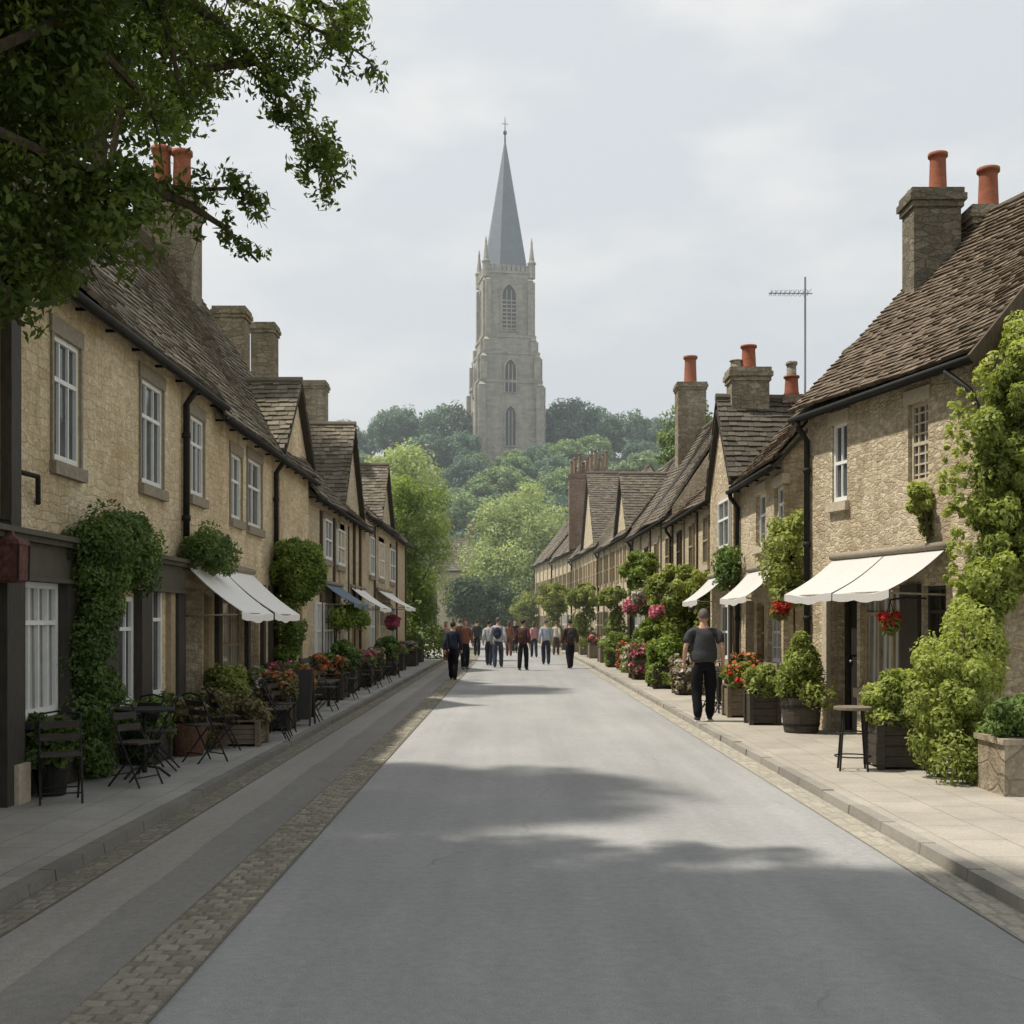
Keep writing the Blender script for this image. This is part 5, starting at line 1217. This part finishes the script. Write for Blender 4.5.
M['skin'] = m_plain('skin', (.50, .30, .21), .6, .08, 20, .05)
def cloth(n, c): 
    if n not in M: M[n] = m_plain('cloth_'+n, c, .9, .18, 25, .35, .1)
    return n
def person(label, loc, rz, top, legs, hair, H=1.75, stride=.12, bulk=1.0, long_sleeve=False, arms=(.06, -.05), jacket=False, face=False, phase=1, hair_long=False, sub=2):
    root = empty('person', (0, 0, 0), label, 'person')
    k = bulk; s = stride*phase
    # joints (facing +Y)
    hip = {1: (.095*k, 0, .93), -1: (-.095*k, 0, .93)}
    knee = {1: (.088*k, .5*s+.03, .50), -1: (-.088*k, -.5*s+.03, .50)}
    ank = {1: (.082*k, s-.02, .085), -1: (-.082*k, -s-.04, .09)}
    sh = {1: (.165*k, -.01, 1.415), -1: (-.165*k, -.01, 1.415)}
    el = {1: (.225*k, -.06-s*.3, 1.15), -1: (-.225*k, -.06+s*.3, 1.15)}
    wr = {1: (.235*k, .04-s*.6+arms[0], .91), -1: (-.235*k, .04+s*.6+arms[1], .91)}
    v = [(0, 0, .98), (0, .01, 1.12), (0, 0, 1.30), (0, -.015, 1.44), (0, -.005, 1.52), (0, .015, 1.60)]
    r = [(.12*k, .09*k), (.125*k, .10*k), (.135*k, .10*k), (.085, .065), (.060, .062), (.066, .07)]
    e = [(0, 1), (1, 2), (2, 3), (3, 4), (4, 5)]
    for sd_ in (1, -1):
        n = len(v); v += [sh[sd_], el[sd_], wr[sd_]]; r += [.042, .040, .030]; e += [(3, n), (n, n+1), (n+1, n+2)]
        n = len(v); a = ank[sd_]; v += [hip[sd_], knee[sd_], a, (a[0]+.01*sd_, a[1]+.13, .04)]; r += [.07*k, .055, .040, .035]; e += [(0, n), (n, n+1), (n+1, n+2), (n+2, n+3)]
    body = MB(); add(body, skin_mesh(v, e, r, 0, sub))
    # head: skull, jaw, nose, ears
    hc = Vector((0, .02, 1.655))
    body.ball(hc, .080, .100, .116, 18, 12); body.ball(hc+Vector((0, .03, -.06)), .056, .062, .058, 14, 10)
    body.ball(hc+Vector((0, .10, -.012)), .014, .02, .026, 8, 6)
    for q in (-1, 1): body.ball(hc+Vector((q*.078, -.005, -.005)), .012, .022, .032, 8, 6)
    for sd_ in (1, -1):   # palm and five fingers
        w = Vector(wr[sd_]); d = (w-Vector(el[sd_])).normalized(); d = (d+Vector((0, .15, 0))).normalized(); f_ = Vector((0, 1, 0)); f_ = (f_-d*f_.dot(d)).normalized()
        pc = w+d*.05; inn = Vector((-sd_, 0, 0))
        body.tube([w-d*.01, w+d*.03, w+d*.09], [.024, .034, .03], 10)
        for q in range(4):
            b0 = w+d*.08+f_*(.027-.018*q); L = (.07, .078, .073, .058)[q]
            body.tube([b0, b0+d*L*.5+inn*.006, b0+d*L*.85+inn*.024], [.0095, .009, .006], 6)
        b0 = w+d*.03+f_*.026; body.tube([b0, b0+d*.03+f_*.022+inn*.01, b0+d*.062+f_*.026+inn*.02], [.012, .010, .007], 6)
    bo = body.build('body', 'skin', root, True)
    # trousers
    v = [(0, 0, 1.12), (0, 0, 1.03), (0, -.005, .93)]; r = [(.15*k, .12*k), (.158*k, .122*k), (.165*k, .132*k)]; e = [(0, 1), (1, 2)]
    for sd_ in (1, -1):
        n = len(v); a = ank[sd_]; v += [tuple(Vector(hip[sd_])+Vector((0, 0, -.06))), knee[sd_], (a[0], a[1]-.005, .035)]; r += [.118*k, .092, .074]; e += [(2, n), (n, n+1), (n+1, n+2)]
    m = MB(); add(m, folds(skin_mesh(v, e, r, 0, sub), .014)); m.build('trousers', legs, root, True)
    # top
    lo = .86 if jacket else .90
    v = [(0, 0, lo), (0, 0, 1.0), (0, .008, 1.13), (0, 0, 1.30), (0, -.012, 1.425), (0, -.004, 1.515)]; r = [(.176*k, .145*k), (.180*k, .148*k), (.178*k, .145*k), (.185*k, .148*k), (.125, .09), (.074, .072)]; e = [(0, 1), (1, 2), (2, 3), (3, 4), (4, 5)]
    for sd_ in (1, -1):
        n = len(v); S_, E_, W_ = Vector(sh[sd_]), Vector(el[sd_]), Vector(wr[sd_])
        if long_sleeve: v += [tuple(S_), tuple(E_), tuple(W_)]; r += [.076, .062, .050]; e += [(4, n), (n, n+1), (n+1, n+2)]
        else: v += [tuple(S_), tuple(S_.lerp(E_, .75))]; r += [.082, .076]; e += [(4, n), (n, n+1)]
    m = MB(); add(m, folds(skin_mesh(v, e, r, 0, sub), .016)); m.build('jacket' if jacket else 'shirt', top, root, True)
    # hair: cap over crown and nape
    m = MB(); i0 = 0; nn, mm = 18, 10
    c = hc+Vector((0, -.010, .014))
    for jj in range(mm+1):
        for ii in range(nn):
            ph = 2*math.pi*ii/nn; back = .5-.5*math.sin(ph)
            th = (jj/mm)*(1.15+.85*back)
            m.v.append(tuple(c+Vector((.088*math.sin(th)*math.cos(ph), .107*math.sin(th)*math.sin(ph), .118*math.cos(th)))))
    m.f = [(j*nn+i, j*nn+(i+1) % nn, (j+1)*nn+(i+1) % nn, (j+1)*nn+i) for j in range(mm) for i in range(nn)]
    if hair_long: m.ball(c+Vector((0, -.055, -.09)), .078, .055, .13, 14, 10)
    m.build('hair', hair, root, True)
    if face:
        for q in (-1, 1):
            m = MB(); m.ball(hc+Vector((q*.03, .088, .012)), .010, .008, .008, 8, 6); m.build('eye', 'iron', root, True)
        m = MB(); m.ball(hc+Vector((0, .088, -.062)), .024, .008, .007, 10, 6); m.build('mouth', cloth('lip', (.35, .13, .11)), root, True)
    for sd_ in (1, -1):
        a = Vector(ank[sd_]); m = MB()
        add(m, skin_mesh([tuple(a+Vector((0, -.055, -.045))), tuple(a+Vector((0, .03, -.04))), (a.x+.01*sd_, a.y+.14, .036), (a.x+.012*sd_, a.y+.19, .030)], [(0, 1), (1, 2), (2, 3)], [(.042, .042), (.046, .05), (.046, .035), (.03, .024)], 0, 1))
        shoe = m.build('shoe', 'shoe_d', root, True)
        m = MB(); m.box(a.x-.045, a.x+.05, a.y-.10, a.y+.21, 0, .018); m.build('sole', 'shoe_w', shoe)
    root.location = loc; root.rotation_euler = (0, 0, rz); root.scale = (H/1.77,)*3
    return root
cloth('greycloth', (.055, .057, .062)); cloth('charcoal', (.035, .036, .04)); cloth('black', (.012, .012, .014)); cloth('brown', (.12, .055, .035)); cloth('jeans', (.05, .06, .085)); cloth('palegrey', (.42, .43, .45)); cloth('maroon', (.09, .035, .04)); cloth('lightblue', (.36, .40, .47)); cloth('umber', (.07, .04, .03)); cloth('pink', (.45, .25, .26)); cloth('rust', (.20, .085, .05)); cloth('navy', (.03, .035, .055)); cloth('cream', (.50, .45, .38))
M['hair_g'] = m_plain('greying_hair', (.11, .10, .088), .85, .5, 60, .6); M['hair_b'] = m_plain('dark_hair', (.025, .018, .014), .7, .3, 60, .5); M['hair_br'] = m_plain('brown_hair', (.09, .05, .03), .7, .3, 60, .5)
M['shoe_d'] = m_plain('dark_shoe', (.02, .02, .022), .5, .2); M['shoe_w'] = m_plain('white_sole', (.55, .55, .53), .6, .1)
Ym = 1200*(EYE-.08)/(721-HY)
person('heavy-set grey-haired man in charcoal T-shirt walking away on the sunlit pavement', (3.04, Ym, .08), R(-2), 'greycloth', 'black', 'hair_g', 1.77, .10, 1.30)
folk = [(453, 34.1, 'navy', 'black', 'hair_b', 1.66, 0, 1.0, True, False, 'lone walker all in black, nearest of the distant group and closest to the cobbles', 0),
        (465, 41.5, 'rust', 'black', 'hair_br', 1.75, 180, 1.05, True, True, 'distant walker in rust-brown jacket beside the lone walker in black', 1),
        (489, 45.5, 'palegrey', 'navy', 'hair_b', 1.72, 0, .95, True, False, 'distant walker in pale grey top and dark jeans, inner one of the pale pair', 0),
        (498, 43.5, 'palegrey', 'jeans', 'hair_g', 1.82, 2, 1.15, True, True, 'broad distant walker in pale grey jacket and blue jeans, larger of the pale pair', 0),
        (509, 58, 'rust', 'brown', 'hair_br', 1.7, 0, 1.0, True, False, 'small far walker in reddish brown between the pale pair and the maroon walker', 0),
        (523, 41, 'maroon', 'black', 'hair_b', 1.74, 0, 1.05, True, True, 'distant walker in dark maroon jacket and black trousers in mid-street', 0),
        (546, 46.5, 'lightblue', 'navy', 'hair_g', 1.76, 5, 1.05, True, False, 'distant walker in pale blue-grey shirt and navy jeans', 0),
        (570, 42.5, 'umber', 'black', 'hair_b', 1.74, 0, 1.08, True, True, 'distant walker in dark brown jacket closest to the sunlit kerb', 0),
        (477, 58, 'charcoal', 'black', 'hair_b', 1.75, 0, 1.0, True, True, 'small far walker in charcoal behind the pale pair', 0),
        (515, 64, 'black', 'black', 'hair_b', 1.75, 180, 1.0, True, False, 'tiny far walker in black coming toward the viewer in mid-street', 1),
        (534, 56, 'pink', 'navy', 'hair_br', 1.66, 0, .9, True, False, 'small far walker in faded pink behind the maroon walker', 0),
        (446, 52, 'pink', 'brown', 'hair_br', 1.66, 180, .9, True, False, 'small far figure in pale pink near the creeper', 1),
        (460, 56, 'umber', 'black', 'hair_b', 1.76, 0, 1.0, True, True, 'small far walker in brown behind the rust jacket', 0),
        (556, 60, 'cream', 'umber', 'hair_br', 1.68, 0, .95, True, False, 'small far walker in cream between the blue shirt and the brown jacket', 0)]
for i, (px, Y, top, lg, hr_, H, rz, bk, ls, jk, lab, fc) in enumerate(folk):
    person(lab, (at(px, 0, Y).x, Y, .0 if KL(Y) < at(px, 0, Y).x < KR(Y) else .078), R(rz+rnd.uniform(-14, 14)), top, lg, hr_, H, rnd.uniform(.08, .27), bk, ls, (0, 0), jk, bool(fc), 1 if i % 2 else -1, i in (4, 10, 11), 1)
# thin haze filling the far valley
HZ = True
if HZ:
    k = NT('valley_haze'); vs = k.n('ShaderNodeVolumePrincipled'); vs.inputs['Color'].default_value = (.86, .93, 1, 1); vs.inputs['Density'].default_value = .0013; vs.inputs['Anisotropy'].default_value = .2
    k.l(vs.outputs[0], k.out.inputs['Volume'])
    mb = MB(); mb.box(-300, 300, 34, 520, -.5, 110); hzo = tag(mb.build('haze', k.m), kind='structure')

def backpack(who, mat):
    """rucksack carried on the back"""
    m = MB(); m.ball((0, -.20, 1.22), .15, .085, .21, 14, 10); m.ball((0, -.27, 1.14), .10, .05, .09, 10, 8)
    o = m.build('rucksack', mat); o.parent = who
ppl = [o for o in COL.objects if o.name.startswith('person') and o.parent is None]
backpack(ppl[4], 'navy'); backpack(ppl[6], 'umber'); backpack(ppl[8], 'charcoal')
